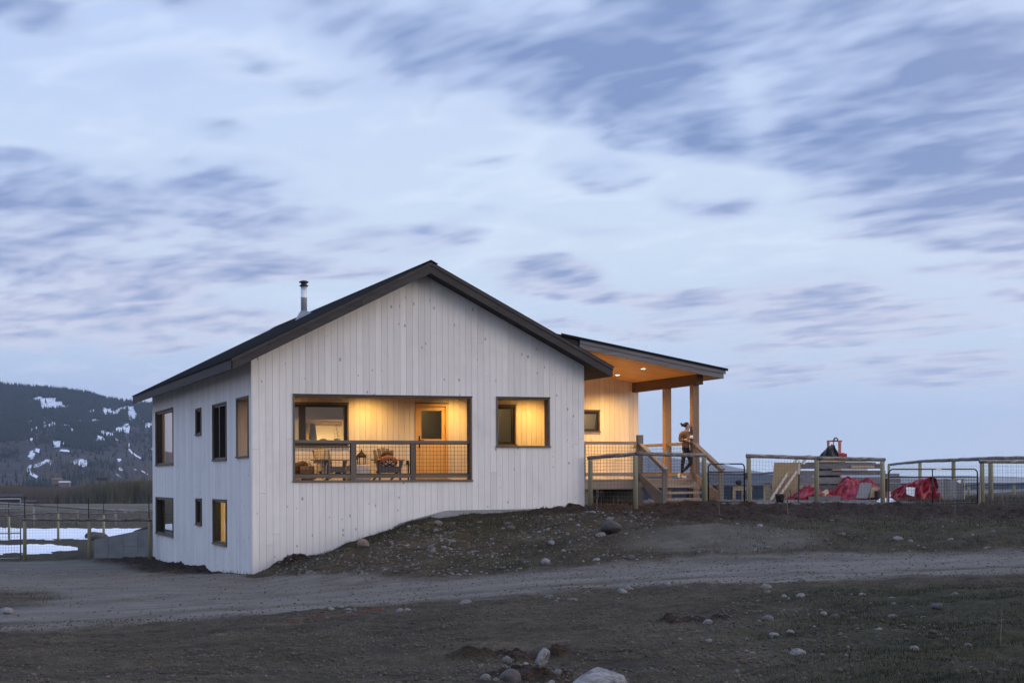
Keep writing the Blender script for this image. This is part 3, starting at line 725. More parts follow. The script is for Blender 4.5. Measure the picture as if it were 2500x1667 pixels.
def front_window(a0, a1, z0, z1, y, mull=(), parent=house, glass='glass', sillx='trimx'):
    fr = MB(); fw = .075
    fr.box(a0+.045, a1-.045, y+.01, y+.09, z0+.045, z0+.045+fw); fr.box(a0+.045, a1-.045, y+.01, y+.09, z1-.045-fw, z1-.045)
    fr.box(a0+.045, a0+.045+fw, y+.01, y+.09, z0+.045+fw, z1-.045-fw); fr.box(a1-.045-fw, a1-.045, y+.01, y+.09, z0+.045+fw, z1-.045-fw)
    for mx in mull: fr.box(mx-.09, mx+.09, y+.01, y+.09, z0+.045+fw, z1-.045-fw)
    o = fr.build('window', 'frame', parent)
    mb = MB(); trim_xz(mb, a0, a1, z0, z1, .044, y-.045, y-.0005); mb.build('window_trim', sillx, o)
    MB().box(a0+.115, a1-.115, y+.045, y+.055, z0+.115, z1-.115).build('pane', glass, o)
    MB().box(a0-.015, a1+.015, y-.07, y-.0455, z1-.003, z1+.016).build('head_flashing', 'black', o)
    return o
front_window(*BWIN, PY, (1.93,)); front_window(*MWIN, PY)
# door
dx0, dx1, dz1 = DOOR[0], DOOR[1], DOOR[3]
mb = MB(); mb.box(dx0, dx0+.085, PY-.05, PY+.09, PFZ, dz1-.085); mb.box(dx1-.085, dx1, PY-.05, PY+.09, PFZ, dz1-.085); mb.box(dx0, dx1, PY-.05, PY+.09, dz1-.085, dz1)
dr = mb.build('door_frame', 'door', house)
MB().box(dx0-.01, dx1+.01, PY-.08, PY-.051, dz1-.003, dz1+.02).build('head_flashing', 'black', dr)
mb = MB(); a, b = dx0+.088, dx1-.088; yd0, yd1 = PY-.005, PY+.04; gz0, gz1 = 3.63, 4.46
mb.box(a, b, yd0, yd1, PFZ+.02, gz0); mb.box(a, b, yd0, yd1, gz1, dz1-.09); mb.box(a, a+.105, yd0, yd1, gz0, gz1); mb.box(b-.105, b, yd0, yd1, gz0, gz1)
dl = mb.build('door', 'door', house)
MB().box(a+.1, b-.1, yd0+.018, yd0+.026, gz0-.005, gz1+.005).build('pane', 'glass', dl)
mb = MB(); mb.box(a+.022, a+.062, yd0-.012, yd0-.001, 3.37, 3.72); mb.bar((a+.042, yd0-.05, 3.6), (a+.17, yd0-.05, 3.6), .02, .02); mb.bar((a+.042, yd0-.001, 3.6), (a+.042, yd0-.06, 3.6), .02, .02); mb.lathe((a+.042, yd0-.03, 3.42), [(.012, 0), (.012, .02)], 8)
mb.build('door_handle', 'black', dl)
MB().box(dx0, dx1, PY-.25, PY-.021, PFZ+.001, PFZ+.03).build('doormat', 'black', house)
# wire panels
def wire_panel(parent, P, ua, ub, step, r, mat, hor=None, name='wire_mesh'):
    """P(s, z) -> point; s in ua[0]..ua[1], z range given by functions ub=(lo(s), hi(s))"""
    mb = MB(); s0, s1 = ua; lo, hi = ub
    n = max(1, int(round((s1-s0)/step)))
    for k in range(n+1):
        s = s0+(s1-s0)*k/n; mb.tube([P(s, lo(s)), P(s, hi(s))], r, 4, False)
    hs = hi(s0)-lo(s0); m_ = max(1, int(round(hs/(hor or step))))
    for j in range(m_+1):
        t = j/m_; pts = [P(s0+(s1-s0)*q, lo(s0+(s1-s0)*q)*(1-t)+hi(s0+(s1-s0)*q)*t) for q in (0, 1)]
        mb.tube(pts, r, 4, False)
    return mb.build(name, mat, parent)
rl = MB().box(1.155, 6.125, .03, .15, 3.445, 3.525).build('porch_railing', 'trimx', house)
for xm in (2.785, 4.49): MB().box(xm-.065, xm+.065, .05, .14, PFZ, 3.443).build('railing_post', 'trim', rl)
for (xa, xb) in ((1.155, 2.718), (2.852, 4.423), (4.557, 6.125)):
    MB().box(xa, xb, .06, .12, 2.50, 2.60).build('bottom_rail', 'trimx', rl)
    wire_panel(rl, lambda s, z: (s, .09, z), (xa+.02, xb-.02), (lambda s: 2.60, lambda s: 3.445), .1, .0042, 'wire')
    mb = MB(); mb.box(xa, xa+.022, .075, .105, 2.6, 3.444); mb.box(xb-.022, xb, .075, .105, 2.6, 3.444); mb.box(xa+.022, xb-.022, .075, .105, 3.42, 3.444); mb.box(xa+.022, xb-.022, .075, .105, 2.601, 2.622)
    mb.build('panel_frame', 'frame', rl)
# downlights in the recessed porch
def downlight(x, y, z, energy, size=100, parent=house, tilt=None, blend=.7, col=(1, .54, .13), r=.055):
    o = MB().lathe((x, y, z-.012), [(r+.02, 0), (r+.02, .014)], 18).build('downlight', 'whitepaint', parent)
    MB().lathe((x, y, z-.016), [(r, 0), (r, .003)], 18).build('lamp', 'lamp', o)
    l = bpy.data.lights.new('downlight_lamp', 'SPOT'); l.energy = energy; l.color = col; l.spot_size = rad(size); l.spot_blend = blend; l.shadow_soft_size = .05
    lo = bpy.data.objects.new('downlight_lamp', l); COL.objects.link(lo); lo.location = (x, y, z-.04)
    if tilt: lo.rotation_euler = tilt
    return o
for x in (1.25, 3.75, 6.35, 8.75): downlight(x, 1.66, PCZ, 150, 164, blend=1.0)

# ---- rooms behind the glass
rm = MB()
FZ = 2.30
rm.box(.2, W-.2, PY+.17, LEN-.2, FZ-.25, FZ)                    # main floor
rm.box(.2, W-.2, .2, LEN-.2, 5.0, 5.1)                           # ceiling
room = rm.build('interior_floors', 'plaster', house)
MB().box(.21, W-.2, 4.05, 4.15, FZ, 5.0).build('closet_wall', 'plaster', house)
MB().box(.21, 1.95, 3.0, 3.1, FZ, 4.9).build('partition', 'plaster', house)
MB().box(3.75, 3.85, PY+.17, 4.049, FZ, 5.0).build('partition', 'plaster', house)
MB().box(6.6, 6.7, PY+.17, 4.049, FZ, 5.0).build('partition', 'plaster_dark', house)
MB().box(.21, W-.2, 6.6, 6.7, FZ, 5.0).build('partition', 'plaster_dark', house)
MB().box(2.6, 2.7, 6.71, LEN-.2, FZ, 5.0).build('partition', 'plaster_dark', house)
MB().box(.21, W-.2, 6.6, 6.7, -.4, FZ-.25).build('partition', 'plaster', house)
MB().box(2.3, 2.4, .21, 6.59, -.4, FZ-.25).build('partition', 'plaster', house)
MB().box(2.6, 2.7, 6.71, LEN-.2, -.4, FZ-.25).build('partition', 'plaster_dark', house)
MB().box(.2, W-.2, .21, LEN-.2, -.5, -.4).build('basement_floor', 'plaster_dark', house)
def room_light(x, y, z, e, col=(1, .58, .18), r=.12):  # unseen lamps added to brighten the rooms; the closet one hides below its sill
    o = MB().lathe((x, y, z), [(.04, .1), (r, .06), (r, .0), (.03, -.03)], 16).build('unseen_lamp', 'lamp', house)
    l = bpy.data.lights.new('room_lamp', 'POINT'); l.energy = e; l.color = col; l.shadow_soft_size = .1
    lo = bpy.data.objects.new('room_lamp', l); COL.objects.link(lo); lo.location = (x, y, z-.15)
room_light(2.75, 3.3, 3.25, 75); room_light(1.5, 5.0, 1.8, 170); room_light(1.7, 5.6, 4.86, 14); room_light(1.2, 8.6, 1.8, 8); room_light(5.4, 3.5, 4.86, 3); room_light(7.9, 3.5, 4.86, 4)
room_light(1.3, 9.6, 4.86, 22); room_light(1.6, 16.4, 4.86, 45, (1, .62, .42)); room_light(1.6, 14.5, 1.85, 6)
sh = thing('wall_shelf', 'pale closet shelf with a clothes rod seen through the porch window', 'shelf', (2.8, 3.8, 4.2))
MB().box(1.97, 3.74, 3.55, 4.045, 4.20, 4.235).build('shelf_board', 'stud', sh)
MB().tube([(1.97, 3.62, 4.13), (3.5, 3.62, 4.13)], .016, 8).build('rod', 'stud', sh)
MB().box(1.97, 3.5, 4.02, 4.045, 4.05, 4.19).build('backing_strip', 'ply', sh)
for x, m_, lab, zz in ((2.36, 'yellow_cloth', 'mustard scarf-like garment hanging from the closet rod', 3.35), (2.25, 'navy_cloth', 'dark garment at the left end of the closet rod', 3.3), (2.52, 'navy_cloth', 'dark patterned garment right of the mustard one on the closet rod', 3.3)):
    mb = MB()
    for k in range(7):
        zt = 4.10-(4.10-zz)*k/6; wv = .06+.05*min(k, 3)/3
        mb.v += [(x-wv, 3.56+.02*math.sin(k*2), zt), (x+wv, 3.58, zt), (x+wv*.9, 3.70, zt), (x-wv*.9, 3.70, zt)]
        if k:
            o = (k-1)*4; mb.f += [(o+i, o+(i+1) % 4, o+4+(i+1) % 4, o+4+i) for i in range(4)]
    tag(mb.build('hanging_garment', m_, None, True), lab, 'garment')
def blob_obj(name, c, s, mat, seed=0, amp=.25, sub=3, flat=None):
    bm = bmesh.new(); bmesh.ops.create_icosphere(bm, subdivisions=sub, radius=1)
    rs = np.random.RandomState(seed); dirs = rs.randn(10, 3); ph = rs.rand(10)*6
    for v_ in bm.verts:
        p = np.array(v_.co); d = sum(math.sin(2.1*float(p@dirs[i])+ph[i]) for i in range(10))/10*amp
        q = p*(1+d); q = q*np.array(s)
        if flat is not None: q[2] = max(q[2], flat*s[2])
        v_.co = q
    me = bpy.data.meshes.new(name); bm.to_mesh(me); bm.free(); me.polygons.foreach_set('use_smooth', [True]*len(me.polygons))
    me.materials.append(MT[mat]); o = bpy.data.objects.new(name, me); COL.objects.link(o); o.location = c; return o
tag(blob_obj('handbag', (2.62, 2.78, 3.56), (.13, .06, .08), 'maroon', 3, .2), 'maroon bag on the ledge inside the porch window', 'bag')
MB().box(1.97, 3.74, 2.58, 2.9, 3.40, 3.47).build('window_ledge', 'stud', house)
pt = thing('potted_plant', 'leafy houseplant in a white square pot inside the porch window', 'plant', (3.02, 2.75, 3.47))
MB().box(2.95, 3.10, 2.68, 2.82, 3.471, 3.64).build('pot', 'ceramic', pt)
mb = MB(); rs = random.Random(4)
for k in range(46):
    z = 3.64+rs.random()*.4; t = rs.random()*6.28; rr = .03+rs.random()*.12; x, y = 3.03+rr*math.cos(t), 2.75+rr*math.sin(t)*.6
    a = Vector((math.cos(t), math.sin(t), rs.uniform(-.4, .5)))*.05; s_ = Vector((-math.sin(t), math.cos(t), 0))*.018; c = Vector((x, y, z))
    mb.add([c-a, c+s_, c+a, c-s_], [(0, 1, 2, 3)])
mb.tube([(3.03, 2.75, 3.64), (3.02, 2.75, 4.0)], .006, 5); mb.build('foliage', 'leaf', pt)

# ---- entry wing: wall, porch roof, deck, stairs
EY = 6.0; EXR = 14.14
def ceil_z(x): return 5.62-.169*(x-13.93)
EW = (11.4, 12.75, 3.96, 4.69)
mbw = MB()
for (xa, xb, hole) in ((W+.001, EW[0]+.02, None), (EW[0]+.02, EW[1]-.02, EW), (EW[1]-.02, EXR, None)):
    if hole is None: mbw.prism([(xa, 1.5), (xb, 1.5), (xb, ceil_z(xb)+.02), (xa, ceil_z(xa)+.02)], 'y', EY, EY+.16)
    else:
        mbw.box(xa, xb, EY, EY+.16, 1.5, hole[2]+.02); mbw.prism([(xa, hole[3]-.02), (xb, hole[3]-.02), (xb, ceil_z(xb)+.02), (xa, ceil_z(xa)+.02)], 'y', EY, EY+.16)
ew = mbw.build('entry_wall', 'core', house)
for (sa, sb, n, hole) in ((W+.001, EW[0], 10, None), (EW[0], EW[1], 8, EW), (EW[1], EXR+.02, 8, None)):
    wd = (sb-sa)/n
    for k in range(n):
        xa, xb = sa+k*wd+.003, sa+(k+1)*wd-.003
        y0 = EY-.021-random.random()*.003
        if hole is None: MB().prism([(xa, 2.2), (xb, 2.2), (xb, ceil_z(xb)-.002), (xa, ceil_z(xa)-.002)], 'y', y0, EY-.001).build('plank', 'interior_board', ew)
        else:
            MB().box(xa, xb, y0, EY-.001, 2.2, hole[2]).build('plank', 'interior_board', ew)
            MB().prism([(xa, hole[3]), (xb, hole[3]), (xb, ceil_z(xb)-.002), (xa, ceil_z(xa)-.002)], 'y', y0, EY-.001).build('plank', 'interior_board', ew)
front_window(*EW, EY)
MB().box(W+.01, EXR-.3, EY+1.2, EY+1.3, 2.3, 5.0).build('partition', 'plaster', house)
MB().box(W+.01, EXR-.3, EY+.17, EY+1.3, 2.2, 2.3).build('hall_floor', 'plaster', house)
room_light(12.2, EY+.75, 4.8, 14)
MB().box(EXR-.16, EXR, EY+.161, 12.0, 1.3, 5.55).build('wing_wall', 'white', house)
MB().box(W, EXR-.161, 11.8, 12.0, 1.3, 5.55).build('wing_wall', 'white', house)
# the wing's low roof
RY0, RY1 = 1.02, 12.5
pr_ = MB(); xa, xb = 9.0, 14.62
pr_.hexa([(xa, RY0, ceil_z(xa)+.02), (xb, RY0, ceil_z(xb)+.02), (xb, RY1, ceil_z(xb)+.02), (xa, RY1, ceil_z(xa)+.02)],
         [(xa, RY0, ceil_z(xa)+.24), (xb, RY0, ceil_z(xb)+.24), (xb, RY1, ceil_z(xb)+.24), (xa, RY1, ceil_z(xa)+.24)])
prf = pr_.build('porch_roof', 'soffit', house)
corrugated(14.78, 8.9, ceil_z(8.9)+.245, ceil_z(14.78)+.245, RY0-.07, RY1, prf)
def rk(x0, x1, top, ht, y, th, mat): return MB().prism([(x0, ceil_z(x0)+top-ht), (x1, ceil_z(x1)+top-ht), (x1, ceil_z(x1)+top), (x0, ceil_z(x0)+top)], 'y', y-th, y).build('fascia', mat, prf)
rk(9.9, 14.72, .225, .105, RY0-.0395, .022, 'fascia_pale'); rk(9.9, 14.66, .135, .165, RY0-.001, .038, 'fascia_pale')
MB().prism([(9.3, ceil_z(9.3)+.30), (14.79, ceil_z(14.79)+.30), (14.79, ceil_z(14.79)+.225), (9.3, ceil_z(9.3)+.225)], 'y', RY0-.085, RY0-.064).build('rake_flashing', 'roof', prf)
MB().box(14.63, 14.66, RY0+.001, RY1, ceil_z(14.66)-.02, ceil_z(14.66)+.2).build('eave_fascia', 'fascia_pale', prf)
nb = 36
for k in range(nb):      # ceiling boards run left to right
    ya = RY0+.003+k*(EY-.03-RY0)/nb; yb = ya+(EY-.03-RY0)/nb-.004
    xa, xb = W+.02, 14.6
    MB().hexa([(xa, ya, ceil_z(xa)), (xb, ya, ceil_z(xb)), (xb, yb, ceil_z(xb)), (xa, yb, ceil_z(xa))],
              [(xa, ya, ceil_z(xa)+.018), (xb, ya, ceil_z(xb)+.018), (xb, yb, ceil_z(xb)+.018), (xa, yb, ceil_z(xa)+.018)]).build('ceiling_board', 'cedar', prf)
for (x, y) in ((12.86, 4.80), (12.64, 2.42), (10.7, 4.89)): downlight(x, y, ceil_z(x)-.004, 340, 140, r=.06, blend=1.0)
MB().box(13.93, 14.15, 1.35, EY-.022, 5.305, 5.615).build('beam', 'timberx', house)
for y in (1.72, 3.62):
    MB().box(13.935, 14.145, y-.105, y+.105, 1.4, 5.304).build('porch_post', 'timber', house)
# deck
DZ = 2.43; DY = 1.6
dk = MB().box(W+.001, 14.2, DY+.045, EY-.03, 2.13, 2.39).build('deck', 'core', house)
nb = 31
for k in range(nb):
    ya = DY-.02+k*.141
    if ya+.135 < EY: MB().box(W+.001, 14.22, ya, ya+.136, 2.391, DZ).build('deck_board', 'deck', dk)
MB().box(W+.001, 14.22, DY, DY+.044, 2.13, 2.389).build('rim_board', 'deck', dk)
for x in (10.4, 12.1, 13.9):
    MB().box(x-.07, x+.07, DY+.1, DY+.24, 1.2, 2.129).build('deck_pier', 'deckz', dk)
MB().box(W+.001, 14.0, 5.7, 5.8, .9, 2.129).build('skirt_wall', 'core', dk)
# left front railing
r2 = MB().box(W+.001, 12.06, DY+.02, DY+.13, 3.475, 3.56).build('deck_railing', 'deck', house)
MB().box(W+.001, 12.06, DY+.05, DY+.09, 2.52, 2.62).build('bottom_rail', 'deck', r2)
for x in (10.3,): MB().box(x-.05, x+.05, DY+.03, DY+.12, DZ, 3.474).build('railing_post', 'trim', r2)
MB().box(12.065, 12.235, DY-.02, DY+.13, 1.5, 3.76).build('railing_post', 'deckz', r2)
wire_panel(r2, lambda s, z: (s, DY+.07, z), (10.36, 12.06), (lambda s: 2.62, lambda s: 3.475), .1, .0042, 'wire')
# right side railing
r3 = MB().box(13.98, 14.07, 1.83, EY-.03, 3.475, 3.56).build('deck_railing', 'decky', house)
MB().box(14.0, 14.05, 1.83, EY-.03, 2.52, 2.61).build('bottom_rail', 'decky', r3)
wire_panel(r3, lambda s, z: (14.025, s, z), (1.83, EY-.03), (lambda s: 2.61, lambda s: 3.475), .1, .0042, 'wire')
# stairs
st = thing('stairs', 'open-riser wooden steps with wire handrails leading up to the entry deck', 'steps', (13.05, .7, 1.66))
SY1 = -.08
for k, z in enumerate((2.235, 2.045, 1.855)):
    yb = DY-.002-k*.43
    MB().box(12.2, 13.94, yb-.215, yb, z-.065, z).build('tread', 'deck', st); MB().box(12.2, 13.94, yb-.435, yb-.222, z-.065, z).build('tread', 'deck', st)
for x in (12.12, 13.98):
    MB().prism([(DY, 2.62-.22), (DY, 2.62), (SY1, 1.96), (SY1, 1.70), (SY1+.3, 1.55)], 'x', x-.022, x+.022).build('stringer', 'decky', st)
    MB().bar((x, DY-.02, 3.51), (x, SY1-.14, 2.70), .14, .045).build('handrail', 'decky', st)
    MB().bar((x+.005, DY-.02, 3.42), (x+.005, SY1-.02, 2.64), .04, .085).build('sub_rail', 'decky', st)
    MB().box(x-.07, x+.07, SY1-.05, SY1+.05, 1.3, 2.67).build('newel_post', 'deckz', st)
    sl_ = (3.38-2.60)/(DY-SY1)
    wire_panel(st, lambda s, z, x=x: (x, s, z), (SY1+.06, DY-.03), (lambda s: 1.98+(s-SY1)*.39, lambda s: 2.60+(s-SY1)*sl_), .1, .0042, 'wire')

# ---------------------------------------------------------------- fences and gates
def gz(x, y): return float(ground_z(np.array([float(x)]), np.array([float(y)]))[0])
def wob(p, q, n, amp):
    p, q = Vector(p), Vector(q); out = []
    for i in range(n+1):
        t = i/n; out.append(p.lerp(q, t)+Vector((random.uniform(-amp, amp), random.uniform(-amp, amp), random.uniform(-amp, amp)))*(0 if i in (0, n) else 1))
    return out
def fence(name, label, posts, ztop, rail_r, post_r, mesh=None, ext=None, rail_mat='log', post_mat='treated', post_h=0.0, rails=True, step=.1, hstep=.1, wire_mat='wire_galv', wr=.0028):
    f = thing(name, label, 'fence', (*posts[0], gz(*posts[0])))
    for i, (x, y) in enumerate(posts):
        g0 = gz(x, y); lean = random.uniform(-.012, .012)
        MB().tube([(x, y, g0-.3), (x+lean*.5, y, (g0+ztop[i])/2), (x+lean, y, ztop[i]-2*rail_r+post_h-.004)], [post_r*1.03, post_r, post_r*.97], 14).build('post', post_mat, f, True)
        if ext:
            MB().bar((x, y+post_r+.012, ztop[i]-.8), (x+random.uniform(-.03, .03), y+post_r+.012, ext[i]), .035, .02, (0, 1, 0)).build('post_extension', 'black', f)
    for i in range(len(posts)-1):
        (xa, ya), (xb, yb) = posts[i], posts[i+1]
        d = Vector((xb-xa, yb-ya, 0)); L = d.length; d /= L
        o0 = post_r*1.1 if i == 0 else -.01; o1 = post_r*1.1 if i == len(posts)-2 else -.01
        if rails:
            pts = wob((xa-d.x*o0, ya-d.y*o0, ztop[i]-rail_r), (xb+d.x*o1, yb+d.y*o1, ztop[i+1]-rail_r), 9, rail_r*.14)
            MB().tube(pts, [rail_r*random.uniform(.92, 1.06) for _ in pts], 12).build('top_rail', rail_mat, f, True)
        if mesh:
            za, zb = (ext[i], ext[i+1]) if ext else (ztop[i]-2*rail_r, ztop[i+1]-2*rail_r)
            ga, gb = gz(xa, ya), gz(xb, yb)
            off = Vector((d.y, -d.x, 0))*(post_r+.006)
            P = lambda s, z: (xa+d.x*s*L+off.x, ya+d.y*s*L+off.y, z)
            mb = MB(); n = int(L/step)
            for k in range(n+1):
                s = k/n; mb.tube([P(s, ga+(gb-ga)*s+.02), P(s, za+(zb-za)*s)], wr, 3, False)
            hh = za-ga; m_ = int(hh/hstep)
            for j in range(m_+1):
                t = j/m_; mb.tube([P(0, ga+.02+(za-ga-.02)*t), P(.5, (ga+gb)/2+.02+((za+zb)/2-(ga+gb)/2-.02)*t-.004), P(1, gb+.02+(zb-gb-.02)*t)], wr, 3, False)
            mb.build('wire_mesh', wire_mat, f)
    return f
fence('fence', 'log-railed wire fence running from the house corner past the entry steps', [(9.70, -.20), (10.80, -.9), (13.0, -.9)], [3.09, 3.21, 3.16], .056, .07, True)
fence('fence', 'log-railed wire fence panel between the two dark tube gates', [(14.46, -.9), (16.75, -.9), (19.06, -.9)], [3.15, 3.09, 3.04], .057, .07, True)
fence('fence', 'log-railed wire fence right of the wide dark gate', [(22.69, -.9), (25.4, -.95), (28, -1.0)], [2.99, 2.97, 2.97], .06, .075, True)
fence('fence', 'long log fence curving away behind the lumber and the wide gate', [(26.9, 1.6), (27.92, 5.47), (32.2, 13.47), (36.85, 22.41), (47.56, 40.8)], [3.13, 3.18, 3.22, 3.26, 3.27], .07, .085, True, step=.4, hstep=.18)
fence('fence', 'brown-railed deer fence with tall black stakes beside the concrete wall', [(-4.62, 18.86), (-2.40, 18.02), (-.33, 17.24)], [1.09, 1.07, 1.05], .05, .068, True, ext=[1.88, 1.83, 1.92], rail_mat='log', wr=.0017, step=.1, hstep=.1)
fence('fence', 'thin-posted wire fence standing in front of the snow strip', [(-8.6, 49.3), (-6.1, 48.3), (-3.64, 47.35), (-1.17, 46.42), (1.12, 45.55), (3.9, 44.5)], [.70, .66, .64, .80, .70, .95], .045, .065, True, ext=[1.6, 1.6, 1.66, 1.52, 1.40, 1.6], step=.16, hstep=.16, rail_mat='log', wr=.0018)
fence('fence', 'pale thick-railed field fence beyond the snow', [(-6.4, 81.6), (-3.3, 80.4), (-.22, 79.2), (2.77, 78.07), (5.4, 77.1), (8.6, 75.9)], [1.12, .96, .76, .52, .36, .22], .085, .11, rail_mat='grey_timber', post_mat='grey_timber')
def far_rail(label, a, b, r=.08, n=6):
    f = thing('fence', label, 'fence', a)
    MB().tube(wob(a, b, 10, .05), r, 8).build('top_rail', 'grey_timber', f, True)
    for i in range(n+1):
        p = Vector(a).lerp(Vector(b), i/n); MB().tube([(p.x, p.y, gz(p.x, p.y)-.3), (p.x, p.y, p.z-r)], .08, 8).build('post', 'treated', f, True)
def UV(u, v, z): x, y = wpt(u, v); return (x, y, z)
far_rail('low weathered rail fence in the field at the far right', UV(.262*95, 95, 1.92), UV(.45*80, 80, 2.3), .07)
far_rail('single log rail across the back of the yard left of the plywood', UV(.122*88, 88, 2.69), UV(.19*90, 90, 2.69), .06, 1)
# tube gates
def tube_gate(label, x0, x1, y, z0, zm, z1, mids, mat='gate', r=.021, bars=(), rad_c=.1, mesh_top=None):
    g_ = thing('gate', label, 'gate', ((x0+x1)/2, y, z0))
    pts = [(x0, y, z0), (x0, y, z1-rad_c)]+[(x0+rad_c*(1-math.cos(t)), y, z1-rad_c+rad_c*math.sin(t)) for t in (.4, .8, 1.2)]+[(x0+rad_c, y, z1), (x1-rad_c, y, z1)]+[(x1-rad_c*(1-math.sin(t)), y, z1-rad_c+rad_c*math.cos(t)) for t in (.4, .8, 1.2)]+[(x1, y, z1-rad_c), (x1, y, z0)]
    mb = MB(); mb.tube(pts, r, 10); mb.tube([(x0, y, z0+.02), (x1, y, z0+.02)], r*.9, 8); mb.build('frame', mat, g_, True)
    for z in ([zm] if zm else [])+list(bars): MB().tube([(x0, y, z), (x1, y, z)], r*.85, 8).build('crossbar', mat, g_, True)
    for x in mids: MB().tube([(x, y, z0), (x, y, z1)], r*.85, 8).build('upright', mat, g_, True)
    top = mesh_top or zm
    wire_panel(g_, lambda s, z: (s, y+.012, z), (x0+.02, x1-.02), (lambda s: z0+.02, lambda s: top), .1, .0038, 'wire' if mat == 'gate' else 'wire_galv')
    return g_
g1 = tube_gate('narrow dark tube gate at the foot of the entry steps', 13.12, 14.30, -.92, 1.74, 2.63, 2.86, ())
mb = MB(); mb.box(14.325, 14.395, -.94, -.88, 2.44, 2.60); mb.box(14.31, 14.36, -.95, -.90, 2.40, 2.50); mb.build('latch', 'black', g1)
MB().box(13.62, 13.80, -.947, -.9435, 2.85, 2.872).build('maker_plate', 'galv', g1)
g2 = tube_gate('wide dark tube gate in front of the red tarps', 19.26, 22.50, -.92, 1.62, 2.45, 2.69, (20.84,), rad_c=.14)
mb = MB(); mb.box(19.165, 19.23, -.95, -.87, 2.02, 2.42); mb.build('hinge', 'black', g2); MB().box(20.95, 21.15, -.947, -.9435, 2.678, 2.70).build('maker_plate', 'galv', g2)
for x, z in ((14.395, 2.36), (19.21, 2.2), (22.585, 2.28), (13.055, 2.4)):
    o = MB().box(x-.022, x+.022, -.94, -.90, 1.4, z).build('gate_stop', 'grey_timber'); tag(o, {14.395: 'grey stop board at the latch side of the narrow gate', 19.21: 'grey stop board at the hinge side of the wide gate', 22.585: 'grey stop board at the latch side of the wide gate', 13.055: 'grey stop board beside the fence end by the steps'}[x], 'board')
gl = tube_gate('galvanised tube gate at the left edge beside the deer fence', -7.9, -4.76, 18.9, -.40, None, 1.80, (), 'galv', .024, (1.45, .55), .04, 1.8)
# concrete retaining wall
rw = thing('retaining_wall', 'sloping grey concrete retaining wall at the far corner of the house', 'wall', (-1.05, 19.1, -.5))
p0, p1 = Vector((-2.08, 19.55, 0)), Vector((-.02, 18.78, 0)); n = 4
for i in range(n):
    a = p0.lerp(p1, i/n); b = p0.lerp(p1, (i+1)/n); e = (b-a).normalized()*.004; a = a+e; b = b-e
    za, zb = .24+.42*i/n, .24+.42*(i+1)/n; nn = Vector((e.y, -e.x, 0)).normalized()*-.2
    for (l0a, l0b, ha, hb) in (((-.9, -.9, -.02, -.02), (-.012, -.012, za, zb)) if i >= 2 else ((-.9, -.9, za, zb),)):
        MB().hexa([(a.x, a.y, l0a), (b.x, b.y, l0b), (b.x+nn.x, b.y+nn.y, l0b), (a.x+nn.x, a.y+nn.y, l0a)],
              [(a.x, a.y, ha), (b.x, b.y, hb), (b.x+nn.x, b.y+nn.y, hb), (a.x+nn.x, a.y+nn.y, ha)]).build('panel', 'concrete', rw)

# ---------------------------------------------------------------- yard behind the fence
def timber(u0, u1, v, z0, z1, dep, mat, label, group='timbers stacked in the yard', tilt=0.0):
    a = Vector(UV(u0, v, (z0+z1)/2)); b = Vector(UV(u1, v+tilt, (z0+z1)/2))
    o = MB().bar(a, b, dep, z1-z0).build('timber', mat); return tag(o, label, 'timber', group)
LAY = ('lowest', 'second lowest', 'middle', 'second highest', 'highest thick')
for k, (z0, z1, rows) in enumerate([
    (1.62, 1.86, [(10.4, 13.7), (10.3, 13.8)]), (1.90, 2.16, [(10.45, 13.75), (10.3, 13.6)]), (2.21, 2.45, [(10.36, 13.72), (10.5, 13.8)]),
    (2.53, 2.70, [(10.48, 13.42), (10.6, 13.9)]), (2.77, 2.95, [(10.76, 13.46), (10.7, 13.8)])]):
    for j, (ua, ub) in enumerate(rows):
        timber(ua+random.uniform(-.12, .12), ub+random.uniform(-.15, .15), 58.9+j*.34, z0, z1, .29, 'grey_timber', f"{('front', 'rear')[j]} grey timber in the {LAY[k]} layer of the lumber stack")
for (ua, ub, v, z0, z1, m_, lab) in ((10.95, 13.56, 58.95, 2.955, 3.0, 'grey_timber', 'thin grey board on top of the lumber stack, in front'), (11.1, 13.5, 59.3, 2.955, 3.015, 'grey_timber', 'thin grey board on top of the lumber stack, behind'),
    (12.6, 13.45, 58.72, 2.79, 2.88, 'tan_timber', 'orange-tan timber end at the upper right of the lumber stack'), (11.9, 13.2, 58.74, 2.71, 2.755, 'tan_timber', 'tan slat between the upper two layers of the lumber stack'),
    (11.54, 13.24, 59.05, 3.03, 3.09, 'tan_timber', 'long tan board topmost on the lumber stack'), (11.3, 12.2, 58.9, 3.02, 3.06, 'tan_timber', 'short tan board at the upper left of the lumber stack'), (10.2, 11.3, 58.7, 2.02, 2.16, 'tan_timber', 'brown timber end poking out left of the red tarp hump')):
    timber(ua, ub, v, z0, z1, .2, m_, lab)
for (ua, ub, v, z0, z1) in ((14.0, 14.55, 59.6, 2.42, 2.58), (13.9, 14.6, 59.6, 2.24, 2.40)): timber(ua, ub, v, z0, z1, .5, 'grey_timber', ('upper' if z0 > 2.3 else 'middle')+' short grey offcut stacked behind the hinge of the wide gate', 'timber offcuts by the wide gate')
timber(13.95, 14.55, 59.3, 1.95, 2.2, .5, 'grey_timber', 'lowest short grey offcut stacked behind the hinge of the wide gate', 'timber offcuts by the wide gate')
tag(MB().bar(UV((1974-1250)/3857.5*57, 57, 1.70), UV((2051-1250)/3857.5*57, 56.95, 1.72), .12, .13).build('timber', 'grey_timber'), 'grey timber lying on the gravel along the front of the red tarp', 'timber')
tag(MB().bar(UV((2010-1250)/3857.5*57.1, 57.1, 1.84), UV((2022-1250)/3857.5*57.1, 57.3, 1.95), .10, .14).build('timber', 'tan_timber'), 'short tan block poking out of the red tarp behind the middle fence post', 'timber')
